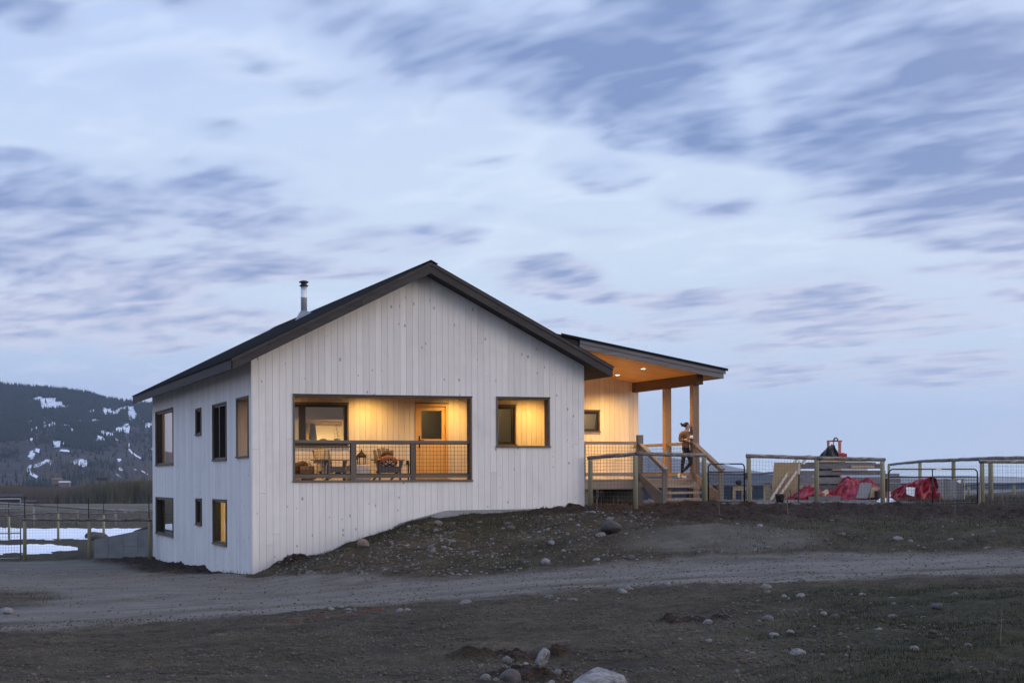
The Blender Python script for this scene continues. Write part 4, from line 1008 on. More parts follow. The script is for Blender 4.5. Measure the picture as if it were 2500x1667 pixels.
def tarp(label, us, zs, v0, v1, seed, n=90, m_=34, name='tarp', mat='tarp'):
    U = np.linspace(us[0], us[-1], n); Vv = np.linspace(0, 1, m_); A, B = np.meshgrid(U, Vv)
    top = np.interp(A, us, zs)
    g0 = 1.60
    rs = np.random.RandomState(seed); cre = np.zeros(A.shape)
    # creases: random straight fold lines across the sheet, plus sag between them
    for q in range(26):
        th_ = rs.uniform(0, math.pi); c0 = rs.uniform(us[0], us[-1]); b0 = rs.uniform(0, 1); wd_ = rs.uniform(.07, .22)
        ds = (A-c0)*math.cos(th_)+(B-b0)*1.1*math.sin(th_); al = -(A-c0)*math.sin(th_)+(B-b0)*1.1*math.cos(th_)
        cre += np.maximum(1-np.abs(ds)/wd_, 0)*np.exp(-(al/rs.uniform(.4, 1.1))**2)*rs.uniform(-.16, .17)
    r2 = np.abs(fbm(A+seed, B*1.5+A*.7, 2.6, 2)-.5)
    cre = cre+(np.abs(fbm(A*1.1+seed*2, B*2.2-A*.6, 4.5, 2)-.5)-.12)*-.34+(np.abs(fbm(A*.8-B*1.7, B+A*1.3+seed, 2.6, 2)-.5)-.12)*-.45
    prof = np.sin(np.clip(B*1.35, 0, 1)*math.pi/2)**.75
    prof = np.where(B > .80, prof-(B-.80)*2.0, prof)
    H = (top-g0)*np.clip(prof, 0, 1.03)+(cre-.16*r2)*np.minimum(1, B*5+.25)*np.where(B > .7, .45, 1)
    H = np.minimum(np.maximum(H, np.minimum(.16, (top-g0)*.6)*np.clip(B*6, 0, 1)*(B < .9)), (top-g0)*1.06)
    Z = g0+np.maximum(H, .0)-.02
    dv = (fbm(A*1.3, B*2+seed, 2.0, 3)-.5)*.5*(1-B)+cre*-1.2
    Vx = v0+(v1-v0)*B+dv
    X = CX+A*RV[0]+Vx*FV[0]; Y = CY+A*RV[1]+Vx*FV[1]
    Z[0] -= .05
    P = np.stack([X.ravel(), Y.ravel(), Z.ravel()], 1); i = np.arange(m_-1)[:, None]*n+np.arange(n-1)[None, :]
    F = np.stack([i, i+1, i+n+1, i+n], -1).reshape(-1, 4)
    o = raw(name, P, F, mat, None, False); md = o.modifiers.new('thick', 'SOLIDIFY'); md.thickness = .01
    return tag(o, label, name)
tarp('crumpled red tarp spread over the front of the lumber stack', [9.95, 10.35, 10.6, 10.8, 11.15, 11.5, 11.85, 12.16, 12.35, 12.7, 13.1, 13.45, 13.8], [1.68, 1.84, 1.97, 2.18, 2.06, 1.97, 2.04, 2.38, 2.50, 2.40, 2.44, 2.12, 2.02], 57.2, 58.6, 1)
tarp('red tarp draped into a tent shape behind the wide gate', [13.75, 13.9, 14.2, 14.5, 14.8, 15.1, 15.28, 15.4], [1.9, 2.0, 2.15, 2.28, 2.36, 2.42, 2.36, 2.1], 56.8, 57.9, 4, 60)
tarp('black tarp bunched on top of the lumber stack', [11.55, 11.8, 12.05, 12.25, 12.38, 12.46], [3.1, 3.42, 3.6, 3.66, 3.5, 3.2], 59.6, 60.3, 7, 40, 24, 'tarp', 'blacktarp')
def sheet(name, label, cat, q, th, mat):
    a, b, c, d = [Vector(p) for p in q]; nn = (b-a).cross(d-a).normalized()*th
    return tag(MB().hexa([a, b, c, d], [a+nn, b+nn, c+nn, d+nn]).build(name, mat), label, cat)
def A(x, y, v):
    u = (x-1250)/3857.5*v; return UV(u, v, CZ-(y-(1167.15-(x-1250)*.00468))/3857.5*v)
sheet('plywood_sheet', 'stained plywood sheet leaning left of the lumber stack', 'plywood', [UV(9.53, 58.35, 1.55), UV(10.52, 58.35, 1.55), UV(10.76, 58.75, 3.0), UV(9.75, 58.75, 3.0)], .02, 'ply')
for (a, b) in (((9.45, 58.05, 1.55), (10.63, 58.95, 3.14)), ((9.66, 58.0, 1.55), (10.98, 58.95, 3.18))):
    tag(MB().bar(UV(*a), UV(*b), .09, .04, (0, -1, .3)).build('leaning_stud', 'stud'), ('left' if a[0] < 9.6 else 'right')+' one of the two pale studs leaning diagonally on the plywood', 'stud', 'studs leaning on the plywood')
tag(MB().bar(UV(10.66, 58.7, 3.23), UV(11.1, 58.7, 3.26), .14, .045).build('plank_offcut', 'stud'), 'short pale board lying across the tops of the leaning studs', 'board')
sheet('grey_panel', 'grey square panel leaning against the red tarp', 'panel', [A(2089, 1216, 57.0), A(2118, 1217, 57.0), A(2129, 1180, 57.25), A(2101, 1178, 57.25)], .03, 'greyboard')
sheet('tan_offcut', 'tan board stack end beside the grey panel', 'board', [A(2118, 1216, 57.4), A(2150, 1216, 57.4), A(2150, 1194, 57.45), A(2124, 1190, 57.45)], .3, 'tan_timber')
bx = thing('crate', 'small black crate beside the fence post by the red tarp', 'crate', A(2144, 1214, 57.0))
b0 = Vector(A(2144, 1207, 57.0)); MB().box(b0.x-.09, b0.x+.09, b0.y-.1, b0.y+.1, b0.z-.11, b0.z+.11).build('box', 'black', bx); MB().box(b0.x-.1, b0.x+.1, b0.y-.11, b0.y+.11, b0.z+.111, b0.z+.13).build('lid', 'bucket', bx)
sheet('white_board', 'white sheet leaning on the red tarp behind the wide gate', 'sheet', [A(2213, 1207, 56.6), A(2232, 1212, 56.6), A(2234, 1190, 56.75), A(2212, 1189, 56.75)], .02, 'whitepaint')
sheet('white_board', 'narrow white scrap by the hinge post of the wide gate', 'sheet', [A(2168, 1213, 56.6), A(2174, 1213, 56.6), A(2173, 1199, 56.65), A(2169, 1199, 56.65)], .02, 'whitepaint')
pp = thing('board_panel', 'leaning panel of grey weathered vertical boards right of the red tent tarp', 'panel', UV(15.9, 58, 1.6))
for k in range(12):
    u = 15.46+k*.0915; z1 = 2.38-.03*random.random()
    MB().hexa([UV(u, 57.9, 1.58), UV(u+.086, 57.9, 1.58), UV(u+.086, 57.94, 1.58), UV(u, 57.94, 1.58)], [UV(u+.1, 58.3, z1), UV(u+.186, 58.3, z1), UV(u+.186, 58.34, z1), UV(u+.1, 58.34, z1)]).build('board', MT['grey_board_v'] if 'grey_board_v' in MT else MT.setdefault('grey_board_v', wood('grey_board', (.13, .125, .12), (.24, .235, .225), 'Z', .3, .85, .25)), pp)
MB().bar(UV(16.56, 57.85, 1.58), UV(16.70, 58.28, 2.42), .03, .10).build('edge_board', 'tan_timber', pp)
sheet('white_scrap', 'crumpled pale wrapping caught at the top right of the grey board panel', 'wrapping', [A(2335, 1175, 57.8), A(2345, 1181, 57.8), A(2346, 1171, 57.85), A(2338, 1172, 57.9)], .02, 'whitepaint')
fr = thing('steel_frame', 'faded orange steel frame with a hooked rod rising behind the lumber', 'frame', UV(12.9, 61.5, 1.6))
u0, u1 = (2022.5-1250)/3857.5*61.5, (2050.5-1250)/3857.5*61.5
MB().bar(UV(u0, 61.5, 1.4), UV(u0, 61.5, 3.83), .07, .07).build('upright', 'rust', fr); MB().bar(UV(u1, 61.5, 1.4), UV(u1, 61.5, 3.83), .085, .085).build('upright', 'rust', fr)
MB().bar(UV(u0-.05, 61.5, 3.86), UV(u1+.09, 61.5, 3.86), .07, .055).build('crossbar', 'rust', fr)
uh = (2034.0-1250)/3857.5*61.5
MB().tube([UV(uh, 61.38, 1.7), UV(uh, 61.38, 3.9), UV(uh+.03, 61.38, 3.97), UV(uh+.08, 61.38, 3.985), UV(uh+.13, 61.38, 3.96), UV(uh+.15, 61.38, 3.88)], .016, 8).build('hooked_rod', 'black', fr, True)
MB().tube([UV(uh+.03, 61.45, 3.88), UV(uh+.06, 61.45, 3.97), UV(uh+.12, 61.45, 3.985), UV(uh+.17, 61.45, 3.94), UV(uh+.17, 61.45, 3.86)], .028, 8).build('shackle', 'rust', fr, True)
rc = thing('red_can', 'small red container behind the foot of the orange frame', 'container', UV(13.2, 60.4, 3.05))
uc = (2056-1250)/3857.5*60.4
MB().bar(UV(uc-.17, 60.4, 3.2), UV(uc+.17, 60.4, 3.2), .2, .3).build('body', MT.setdefault('redp', plain('red_plastic', (.42, .02, .02), .5, 0, .1)), rc); MB().bar(UV(uc-.05, 60.4, 3.37), UV(uc+.1, 60.4, 3.37), .03, .03).build('handle', 'redp', rc)
MB().bar(UV(uc-.1, 60.4, 2.95), UV(uc+.1, 60.4, 2.95), .2, .2).build('base', 'redp', rc)
# bench with a dark thing on it, seen through the narrow gate
ub_ = (1785-1250)/3857.5*62; ue_ = (1836-1250)/3857.5*62
bench = thing('workbench', 'rough timber workbench seen through the narrow gate', 'bench', UV((ub_+ue_)/2, 62, 1.6))
MB().bar(UV(ub_, 62, 2.15), UV(ue_, 62, 2.15), .6, .05).build('top', 'grey_timber', bench); MB().bar(UV(ub_+.03, 61.74, 2.04), UV(ue_-.03, 61.74, 2.04), .04, .16).build('apron', 'tan_timber', bench)
for u in (ub_+.08, ub_+.42, ue_-.1): MB().bar(UV(u, 61.76, 1.5), UV(u, 61.76, 1.955), .07, .09).build('leg', 'tan_timber', bench)
MB().bar(UV(ub_+.42, 61.7, 1.72), UV(ue_-.1, 61.7, 2.0), .04, .08).build('brace', 'grey_timber', bench)
tag(blob_obj('tool_bag', UV(ub_+.27, 61.9, 2.26), (.14, .1, .11), 'black', 5, .35), 'dark lumpy bag sitting on the rough workbench', 'bag')
cr = thing('wooden_box', 'upright tan wooden box left of the plywood sheet', 'box', UV(9.65, 60, 1.6))
uq = (1866-1250)/3857.5*60
MB().bar(UV(uq, 60, 1.85), UV(uq+.2, 60, 1.85), .4, .72).build('side', 'tan_timber', cr); MB().bar(UV(uq-.1, 60, 2.23), UV(uq+.24, 60, 2.23), .45, .03).build('lid', 'grey_timber', cr)
bk = thing('bucket', 'black plastic bucket standing behind the fence near the grey stake', 'bucket', (16.19, .29, 1.6))
b0 = gz(16.19, .29)
MB().lathe((16.19, .29, b0-.02), [(.105, 0), (.14, .27), (.15, .27), (.15, .30), (.135, .30), (.10, .03)], 20).build('body', 'bucket', bk, True)
MB().tube([(16.04, .29, b0+.24), (16.06, .18, b0+.20), (16.19, .13, b0+.17), (16.32, .18, b0+.20), (16.34, .29, b0+.24)], .005, 5).build('handle', 'black', bk)
tp = thing('stake', 'dark steel fence stake with a pale tip behind the log fence', 'stake', (16.72, .08, 1.6))
MB().bar((16.70, .08, 1.4), (16.73, .08, 2.55), .04, .025, (0, 1, 0)).build('shaft', 'black', tp); MB().bar((16.73, .08, 2.55), (16.742, .08, 2.97), .042, .027, (0, 1, 0)).build('tip', 'galv', tp)
tag(MB().tube([(16.42, .2, 1.5), (16.40, .2, 1.78), (16.50, .2, 1.86), (16.52, .2, 1.98), (16.47, .2, 2.05), (16.52, .2, 2.10)], .012, 6).build('bent_bar', 'black', None, True), 'twisted dark bar sticking up beside the grey stake', 'bar')

# ---------------------------------------------------------------- things on the recessed porch
def adirondack(loc, rz, label):
    ch = thing('adirondack_chair', label, 'chair', (0, 0, 0), 'slatted chairs on the porch')
    def part(mb, n, m_='chair'): return mb.build(n, m_, ch)
    for s in (-1, 1):
        part(MB().box(s*.30-.02, s*.30+.02, -.02, .07, 0, .56), 'leg')
        part(MB().hexa([(s*.26-.018, 0, .26), (s*.26+.018, 0, .26), (s*.26+.018, .82, 0), (s*.26-.018, .82, 0)], [(s*.26-.018, 0, .37), (s*.26+.018, 0, .37), (s*.26+.018, .9, .02), (s*.26-.018, .9, .02)]), 'side_rail')
        part(MB().hexa([(s*.335-.075, -.07, .562), (s*.335+.075, -.07, .562), (s*.33+.05, .68, .575), (s*.33-.05, .68, .575)], [(s*.335-.075, -.07, .587), (s*.335+.075, -.07, .587), (s*.33+.05, .68, .60), (s*.33-.05, .68, .60)]), 'armrest')
        part(MB().prism([(s*.322-.0, .30), (s*.322+s*.07, .56), (s*.322, .56)] if s > 0 else [(s*.322, .30), (s*.322, .56), (s*.322+s*.07, .56)], 'y', .01, .04), 'arm_bracket')
    part(MB().box(-.28, .28, -.024, -.001, .24, .365), 'apron')
    for k in range(6):
        t = k/5; y = .0+.46*t; z = .372-.13*t
        part(MB().hexa([(-.28, y, z), (.28, y, z), (.28, y+.078, z-.02), (-.28, y+.078, z-.02)], [(-.28, y, z+.02), (.28, y, z+.02), (.28, y+.078, z), (-.28, y+.078, z)]), 'seat_slat')
    for k in range(5):
        q = k-2; xb_, xt = q*.098, q*.128; ht = .94-.03*q*q*.55; rz_ = .26
        y0, y1 = .44, .44+(ht-.22)*.40
        wb, wt = .042, .052
        part(MB().hexa([(xb_-wb, y0, .22), (xb_+wb, y0, .22), (xb_+wb, y0+.02, .22), (xb_-wb, y0+.02, .22)], [(xt-wt, y1, ht-.012*abs(q)), (xt+wt, y1, ht-.012*abs(q)), (xt+wt, y1+.02, ht), (xt-wt, y1+.02, ht)]), 'back_slat', 'chair_back')
    part(MB().box(-.3, .3, .60, .63, .50, .56), 'back_brace')
    ch.location = loc; ch.rotation_euler = (0, 0, rz); return ch
adirondack((2.56, 1.02, PFZ), rad(24), 'grey slatted porch chair with a cream throw over its left side')
adirondack((4.12, 1.05, PFZ), 0, 'grey slatted porch chair holding the patterned cushion')
def zig_mat():
    m, g, b = new_mat('kilim_cloth'); p = g.sep(g.add('ShaderNodeTexCoord').outputs['Object'])
    ax = g.math('ABSOLUTE', p[0])
    s1 = g.math('ADD', ax, p[2]); s2 = g.math('SUBTRACT', p[2], g.math('MULTIPLY', ax, .8))
    a = g.math('GREATER_THAN', g.math('FRACT', g.math('MULTIPLY', g.math('ADD', p[2], g.math('MULTIPLY', ax, .55)), 11.0)), .62)
    b2 = g.math('GREATER_THAN', g.math('FRACT', g.math('MULTIPLY', s2, 9.0)), .55)
    tri = g.math('MULTIPLY', a, b2)
    line = g.math('LESS_THAN', g.math('ABSOLUTE', g.math('ADD', g.math('MULTIPLY', ax, .62), g.math('SUBTRACT', p[2], .03))), .014)
    c = g.mix(g.math('MAXIMUM', tri, line), (.05, .022, .012), (.52, .40, .27))
    c = g.mix(g.math('GREATER_THAN', p[2], g.math('SUBTRACT', .115, g.math('MULTIPLY', ax, .62))), c, (.36, .11, .035))
    g.put(b.inputs['Base Color'], c); b.inputs['Roughness'].default_value = .9; return m
MT['kilim'] = zig_mat()
tag(blob_obj('patterned_cushion', (4.12, 1.22, PFZ+.52), (.27, .10, .20), 'kilim', 2, .05), 'dark and cream geometric cushion on the right porch chair', 'cushion')
tag(blob_obj('fur_pillow', (4.14, 1.42, PFZ+.72), (.17, .09, .13), 'fur', 8, .2), 'brown furry pillow above the geometric cushion', 'pillow')
tag(blob_obj('folded_throw', (4.12, 1.38, PFZ+.585), (.30, .09, .055), MT.setdefault('orange_cloth', plain('orange_throw', (.46, .17, .05), .9, 0, .5, 18)) and 'orange_cloth', 6, .12), 'orange folded throw behind the geometric cushion', 'throw')
# cream throw over the left chair
n, m_ = 26, 22; V = []; F = []
for j in range(m_):
    t = j/(m_-1)
    for i in range(n):
        s = i/(n-1)
        x = 2.02+.30*s*(1-.25*t)+.05*math.sin(7*s+3*t)*(t); y = 1.25+.22*math.cos(s*2.6)-.30*t*(1-s*.3)+.035*math.sin(15*s+2*t)
        z = PFZ+.93-.09*abs(s-.55)-.52*t-.05*math.sin(3*s)-.18*t*t*(1-s)
        V.append((x, y, z)); 
        if i and j: q = j*n+i; F.append((q-n-1, q-n, q, q-1))
th = raw('throw_blanket', V, F, MT.setdefault('cream', plain('cream_throw', (.62, .50, .30), .9, 0, .35, 20, .4)), None, True); md = th.modifiers.new('t', 'SOLIDIFY'); md.thickness = .015
tag(th, 'cream fringed throw draped over the left porch chair', 'throw')
n, m_ = 16, 16; V = []; F = []
for j in range(m_):
    t = j/(m_-1)
    for i in range(n):
        s = i/(n-1); V.append((2.12+.2*s+.02*math.sin(9*s), .95+.03*math.sin(14*s+4*t)-.05*t, PFZ+.60-.55*t*(1-.35*s)))
        if i and j: q = j*n+i; F.append((q-n-1, q-n, q, q-1))
th2 = raw('throw_end', V, F, MT.setdefault('greycloth', plain('grey_throw', (.22, .19, .16), .9, 0, .3, 18, .3)), th, True); md = th2.modifiers.new('t', 'SOLIDIFY'); md.thickness = .012
# basket, fur, pouf, lanterns, side table
bs = thing('wicker_basket', 'round woven basket at the left end of the porch', 'basket', (1.80, 1.3, PFZ))
def wicker():
    m, g, b = new_mat('wicker'); p = g.add('ShaderNodeTexCoord').outputs['Object']
    s = g.sep(p); an = g.math('ARCTAN2', s[1], s[0])
    k = g.math('MULTIPLY', g.math('SINE', g.math('MULTIPLY', an, 34)), g.math('SINE', g.math('MULTIPLY', s[2], 150)))
    c = g.mix(g.mr(k, -1, 1), (.10, .06, .03), (.30, .20, .11)); g.put(b.inputs['Base Color'], c); g.put(b.inputs['Normal'], g.bump(k, .6, .01)); b.inputs['Roughness'].default_value = .8; return m
MT['wicker'] = wicker()
MB().lathe((1.80, 1.3, PFZ), [(.16, 0), (.185, .06), (.20, .25), (.195, .42), (.18, .42), (.17, .2)], 26).build('basket_body', 'wicker', bs, True)
MB().tube([(1.70, 1.2, PFZ+.40), (1.74, 1.18, PFZ+.47), (1.80, 1.17, PFZ+.485), (1.86, 1.18, PFZ+.47), (1.90, 1.2, PFZ+.40)], .012, 6).build('handle', 'wicker', bs, True)
tag(blob_obj('fur_throw', (1.66, 1.52, PFZ+.36), (.25, .18, .20), 'fur', 12, .35), 'shaggy brown fur throw heaped behind the woven basket', 'throw')
tag(blob_obj('floor_cushion', (1.42, 1.2, PFZ+.10), (.2, .2, .11), MT.setdefault('pink', plain('pale_cushion', (.55, .38, .32), .9)) and 'pink', 3, .05), 'pale pink floor cushion in front of the fur throw', 'cushion')
pf = tag(MB().lathe((3.28, 1.35, PFZ), [(.30, 0), (.345, .05), (.35, .22), (.34, .40), (.30, .45), (.05, .46)], 30).build('pouf', 'pouf', None, True), 'round cream pouf between the two porch chairs', 'pouf')
def lantern(x, y, z, s, label):
    l = thing('lantern', label, 'lantern', (x, y, z), None)
    MB().prism([(x-.095*s, y-.095*s), (x+.095*s, y-.095*s), (x+.095*s, y+.095*s), (x-.095*s, y+.095*s)], 'z', z+.002, z+.012).build('base', 'bronze', l)
    for a in (-1, 1):
        for b in (-1, 1): MB().bar((x+a*.085*s, y+b*.085*s, z+.012), (x+a*.085*s, y+b*.085*s, z+.20*s), .018*s, .018*s).build('post', 'bronze', l)
    MB().hexa([(x-.115*s, y-.115*s, z+.19*s), (x+.115*s, y-.115*s, z+.19*s), (x+.115*s, y+.115*s, z+.19*s), (x-.115*s, y+.115*s, z+.19*s)], [(x-.10*s, y-.1*s, z+.23*s), (x+.1*s, y-.1*s, z+.23*s), (x+.1*s, y+.1*s, z+.23*s), (x-.1*s, y+.1*s, z+.23*s)]).build('arcade', 'bronze', l)
    MB().lathe((x, y, z+.23*s), [(.16*s, 0), (.10*s, .06*s), (.04*s, .12*s), (.02*s, .14*s), (.028*s, .165*s), (.01*s, .19*s), (.006*s, .22*s)], 8).build('roof', 'bronze', l)
lantern(3.36, 1.32, PFZ+.462, 1.0, 'taller dark pagoda-shaped lantern standing on the cream pouf')
lantern(3.12, 1.16, PFZ+.455, .72, 'smaller dark pagoda-shaped lantern half behind the railing post')
tb = thing('side_table', 'small dark pedestal side table right of the cushioned chair', 'table', (4.74, 1.3, PFZ))
MB().lathe((4.74, 1.3, PFZ+.44), [(.15, 0), (.155, .012), (.15, .024)], 22).build('table_top', 'bronze', tb, True)
MB().box(4.705, 4.745, 1.28, 1.32, PFZ+.015, PFZ+.439).build('pedestal', 'bronze', tb); MB().box(4.62, 4.86, 1.2, 1.4, PFZ+.001, PFZ+.0145).build('foot', 'bronze', tb)
lj = thing('candle_jar', 'small candle jar on the dark side table', 'jar', (4.70, 1.28, PFZ+.465))
MB().lathe((4.70, 1.28, PFZ+.465), [(.04, 0), (.045, .01), (.045, .11), (.038, .11), (.036, .02)], 14).build('jar', 'bronze', lj, True); MB().lathe((4.70, 1.28, PFZ+.488), [(.03, 0), (.03, .06)], 12).build('candle', 'ceramic', lj, True)

# ---------------------------------------------------------------- person at the post
def skin_mesh(name, V, E, R, mat, parent, sub=2):
    me = bpy.data.meshes.new(name); me.from_pydata(V, E, []); o = bpy.data.objects.new(name, me); COL.objects.link(o)
    o.modifiers.new('skin', 'SKIN')
    sv = me.skin_vertices[0].data
    for i, r in enumerate(R): sv[i].radius = (r, r) if not isinstance(r, tuple) else r; sv[i].use_root = (i == 0)
    o.modifiers['skin'].use_smooth_shade = True
    sm = o.modifiers.new('sub', 'SUBSURF'); sm.levels = sub; sm.render_levels = sub
    dg = bpy.context.evaluated_depsgraph_get(); dg.update()
    m2 = bpy.data.meshes.new_from_object(o.evaluated_get(dg)); o.modifiers.clear(); o.data = m2
    m2.materials.clear(); m2.materials.append(MT[mat]); m2.polygons.foreach_set('use_smooth', [True]*len(m2.polygons))
    if parent is not None: o.parent = parent
    return o
def chainset(chains):
    V, E, R, ix = [], [], [], {}
    for ch in chains:
        prev = None
        for (nm, p, r) in ch:
            if nm in ix: i = ix[nm]
            else: i = len(V); ix[nm] = i; V.append(p); R.append(r)
            if prev is not None: E.append((prev, i))
            prev = i
    return V, E, R
# local frame: x = towards the right of the view, y = away from the viewer, z up
pu, pv = (1668-1250)/3857.5*48.55, 48.55
per = thing('person', 'person in brown sweater and black leggings leaning on the post, holding a white mug', 'person', UV(pu, pv, DZ+.004))
per.rotation_euler = (0, 0, -YAW)
leg1 = [('pel', (.075, 0, .93), .105), ('h1', (.045, -.01, .86), .085), ('k1', (-.012, -.03, .49), .052), ('c1', (-.03, 0, .34), .05), ('a1', (-.035, .02, .10), .034), ('f1', (.0, -.01, .045), .035), ('t1', (.085, -.05, .03), .032)]
leg2 = [('pel', (.075, 0, .93), .105), ('h2', (.125, .03, .86), .085), ('k2', (.235, .0, .50), .052), ('c2', (.14, .06, .36), .048), ('a2', (-.09, .12, .15), .034), ('f2', (-.115, .11, .09), .033), ('t2', (-.10, .04, .03), .03)]
spine = [('pel', (.075, 0, .93), .105), ('wa', (.085, 0, 1.10), .10), ('ch', (.09, .0, 1.30), .115), ('sh', (.10, 0, 1.42), .075), ('nk', (.115, 0, 1.49), .046), ('hd', (.14, 0, 1.56), .068), ('hd2', (.135, .005, 1.635), .086), ('hd3', (.125, .01, 1.69), .06)]
arm1 = [('sh', 0, 0), ('s1', (-.06, -.02, 1.385), .055), ('e1', (-.105, -.06, 1.15), .042), ('w1', (.08, -.15, 1.20), .028), ('p1', (.135, -.16, 1.225), .03)]
arm2 = [('sh', 0, 0), ('s2', (.23, .02, 1.385), .055), ('e2', (.29, -.05, 1.10), .042), ('w2', (.16, -.15, 1.14), .028), ('p2', (.12, -.165, 1.165), .03)]
body = skin_mesh('body', *chainset([leg1, leg2, spine, arm1, arm2]), 'skin', per)
for (base, dirs) in (((.135, -.16, 1.225), 1), ((.12, -.165, 1.165), -1)):
    for k in range(4):
        b = Vector(base)+Vector((.015*dirs, -.01, .025-.017*k)); L = .07+.01*(k in (1, 2))
        MB().tube([b, b+Vector((L*.5*dirs, -.02, 0)), b+Vector((L*.85*dirs, -.005, -.006)), b+Vector((L*dirs, .015, -.01))], [.011, .010, .009, .006], 6).build('finger', 'skin', per, True) if False else None
def loc_tube(pts, rs, n, name, mat, parent):
    mb = MB(); mb.tube(pts, rs, n); me = bpy.data.meshes.new(name); me.from_pydata(mb.v, [], mb.f); me.polygons.foreach_set('use_smooth', [True]*len(me.polygons)); me.materials.append(MT[mat])
    o = bpy.data.objects.new(name, me); COL.objects.link(o); o.parent = parent; return o
for (base, dr_) in (((.14, -.165, 1.235), (1, -.2, .55)), ((.115, -.17, 1.17), (-1, -.15, .35))):
    d = Vector(dr_).normalized(); sd = Vector((0, 0, 1))-d*d.z; sd.normalize()
    hnd = None
    for k in range(4):
        b = Vector(base)+sd*(.026-.017*k); L = .072+.010*(k in (1, 2))
        f_ = loc_tube([b, b+d*L*.45+Vector((0, -.014, 0)), b+d*L*.8+Vector((0, -.006, 0)), b+d*L+Vector((0, .014, 0))], [.0105, .010, .009, .006], 6, 'finger', 'skin', per)
    b = Vector(base)+sd*.03; loc_tube([b-d*.01, b+d*.02+sd*.022+Vector((0, -.01, 0)), b+d*.045+sd*.03], [.012, .011, .008], 6, 'thumb', 'skin', per)
# face in profile, looking right
loc_tube([(.203, -.01, 1.63), (.229, -.012, 1.597), (.205, -.01, 1.588)], [.008, .012, .011], 6, 'nose', 'skin', per)
loc_tube([(.192, -.03, 1.555), (.205, -.012, 1.555)], [.006, .007], 6, 'mouth', MT.setdefault('lips', plain('lips', (.30, .12, .10), .5, 0, .05)) and 'lips', per)
loc_tube([(.184, -.058, 1.628), (.194, -.05, 1.628)], [.006, .006], 6, 'eye', 'hair', per)
loc_tube([(.178, -.06, 1.648), (.2, -.045, 1.65)], [.004, .003], 5, 'eyebrow', 'hair', per)
loc_tube([(.125, -.088, 1.62), (.12, -.095, 1.60), (.128, -.09, 1.58)], [.014, .013, .009], 6, 'ear', 'skin', per)
def loc_blob(name, c, s_, mat, seed, amp=.08, rot=(0, 0, 0)):
    o = blob_obj(name, c, s_, mat, seed, amp, 3); o.parent = per; o.rotation_euler = rot; return o
loc_blob('hair', (.098, .012, 1.65), (.092, .086, .086), 'hair', 3, .06, (0, -.35, 0))
bun = loc_blob('hair_bun', (-.015, .01, 1.645), (.05, .045, .045), 'hair', 5, .25)
for q, (tx, tz) in enumerate(((-.10, 1.70), (-.085, 1.66), (-.06, 1.73), (-.03, 1.58))):
    loc_tube([(-.02, .01, 1.65), ((-.02+tx)/2-.005, .0, (1.65+tz)/2+.012), (tx, .005*q, tz)], [.024, .016, .003], 6, 'hair_strand', 'hair', per)
sw = chainset([[('hem', (.078, 0, .865), .115), ('hip', (.08, 0, .98), .125), ('wa', (.085, 0, 1.10), .118), ('ch', (.09, 0, 1.30), .13), ('sh', (.10, 0, 1.405), .095), ('col', (.112, 0, 1.455), .06)],
    [('sh', 0, 0), ('s1', (-.06, -.02, 1.385), .082), ('e1', (-.105, -.06, 1.15), .062), ('w1', (.06, -.145, 1.19), .042)], [('sh', 0, 0), ('s2', (.23, .02, 1.385), .082), ('e2', (.29, -.05, 1.10), .062), ('w2', (.175, -.145, 1.135), .042)]])
skin_mesh('sweater', *sw, 'sweater', per)
lg = chainset([[('top', (.08, 0, 1.04), .115), ('pel', (.075, 0, .93), .122), ('h1', (.045, -.01, .86), .096), ('k1', (-.012, -.03, .49), .06), ('c1', (-.03, 0, .34), .056), ('a1', (-.035, .02, .13), .038)], [('pel', 0, 0), ('h2', (.125, .03, .86), .096), ('k2', (.235, 0, .50), .06), ('c2', (.14, .06, .36), .054), ('a2', (-.075, .117, .165), .038)]])
skin_mesh('leggings', *lg, 'leggings', per)
skin_mesh('shoe', *chainset([[('a', (-.04, .02, .085), .045), ('b', (.0, -.005, .05), .048), ('c', (.06, -.04, .042), .044), ('d', (.105, -.06, .034), .032)]]), 'shoe', per)
skin_mesh('shoe', *chainset([[('a', (-.095, .125, .145), .045), ('b', (-.125, .11, .10), .047), ('c', (-.12, .06, .05), .043), ('d', (-.105, .02, .034), .032)]]), 'shoe', per)
mg = thing('mug', 'white mug held at chest height by the person on the deck', 'mug', UV(pu+.245, pv-.19, DZ+1.23))
c = Vector(UV(pu+.245, pv-.19, DZ+1.23))
MB().lathe(c, [(.036, 0), (.042, .01), (.043, .095), (.038, .095), (.036, .012)], 18).build('cup', 'mug', mg, True)
MB().tube([c+Vector((-.04, 0, .08)), c+Vector((-.068, 0, .07)), c+Vector((-.07, 0, .035)), c+Vector((-.04, 0, .02))], .007, 6).build('handle', 'mug', mg, True)

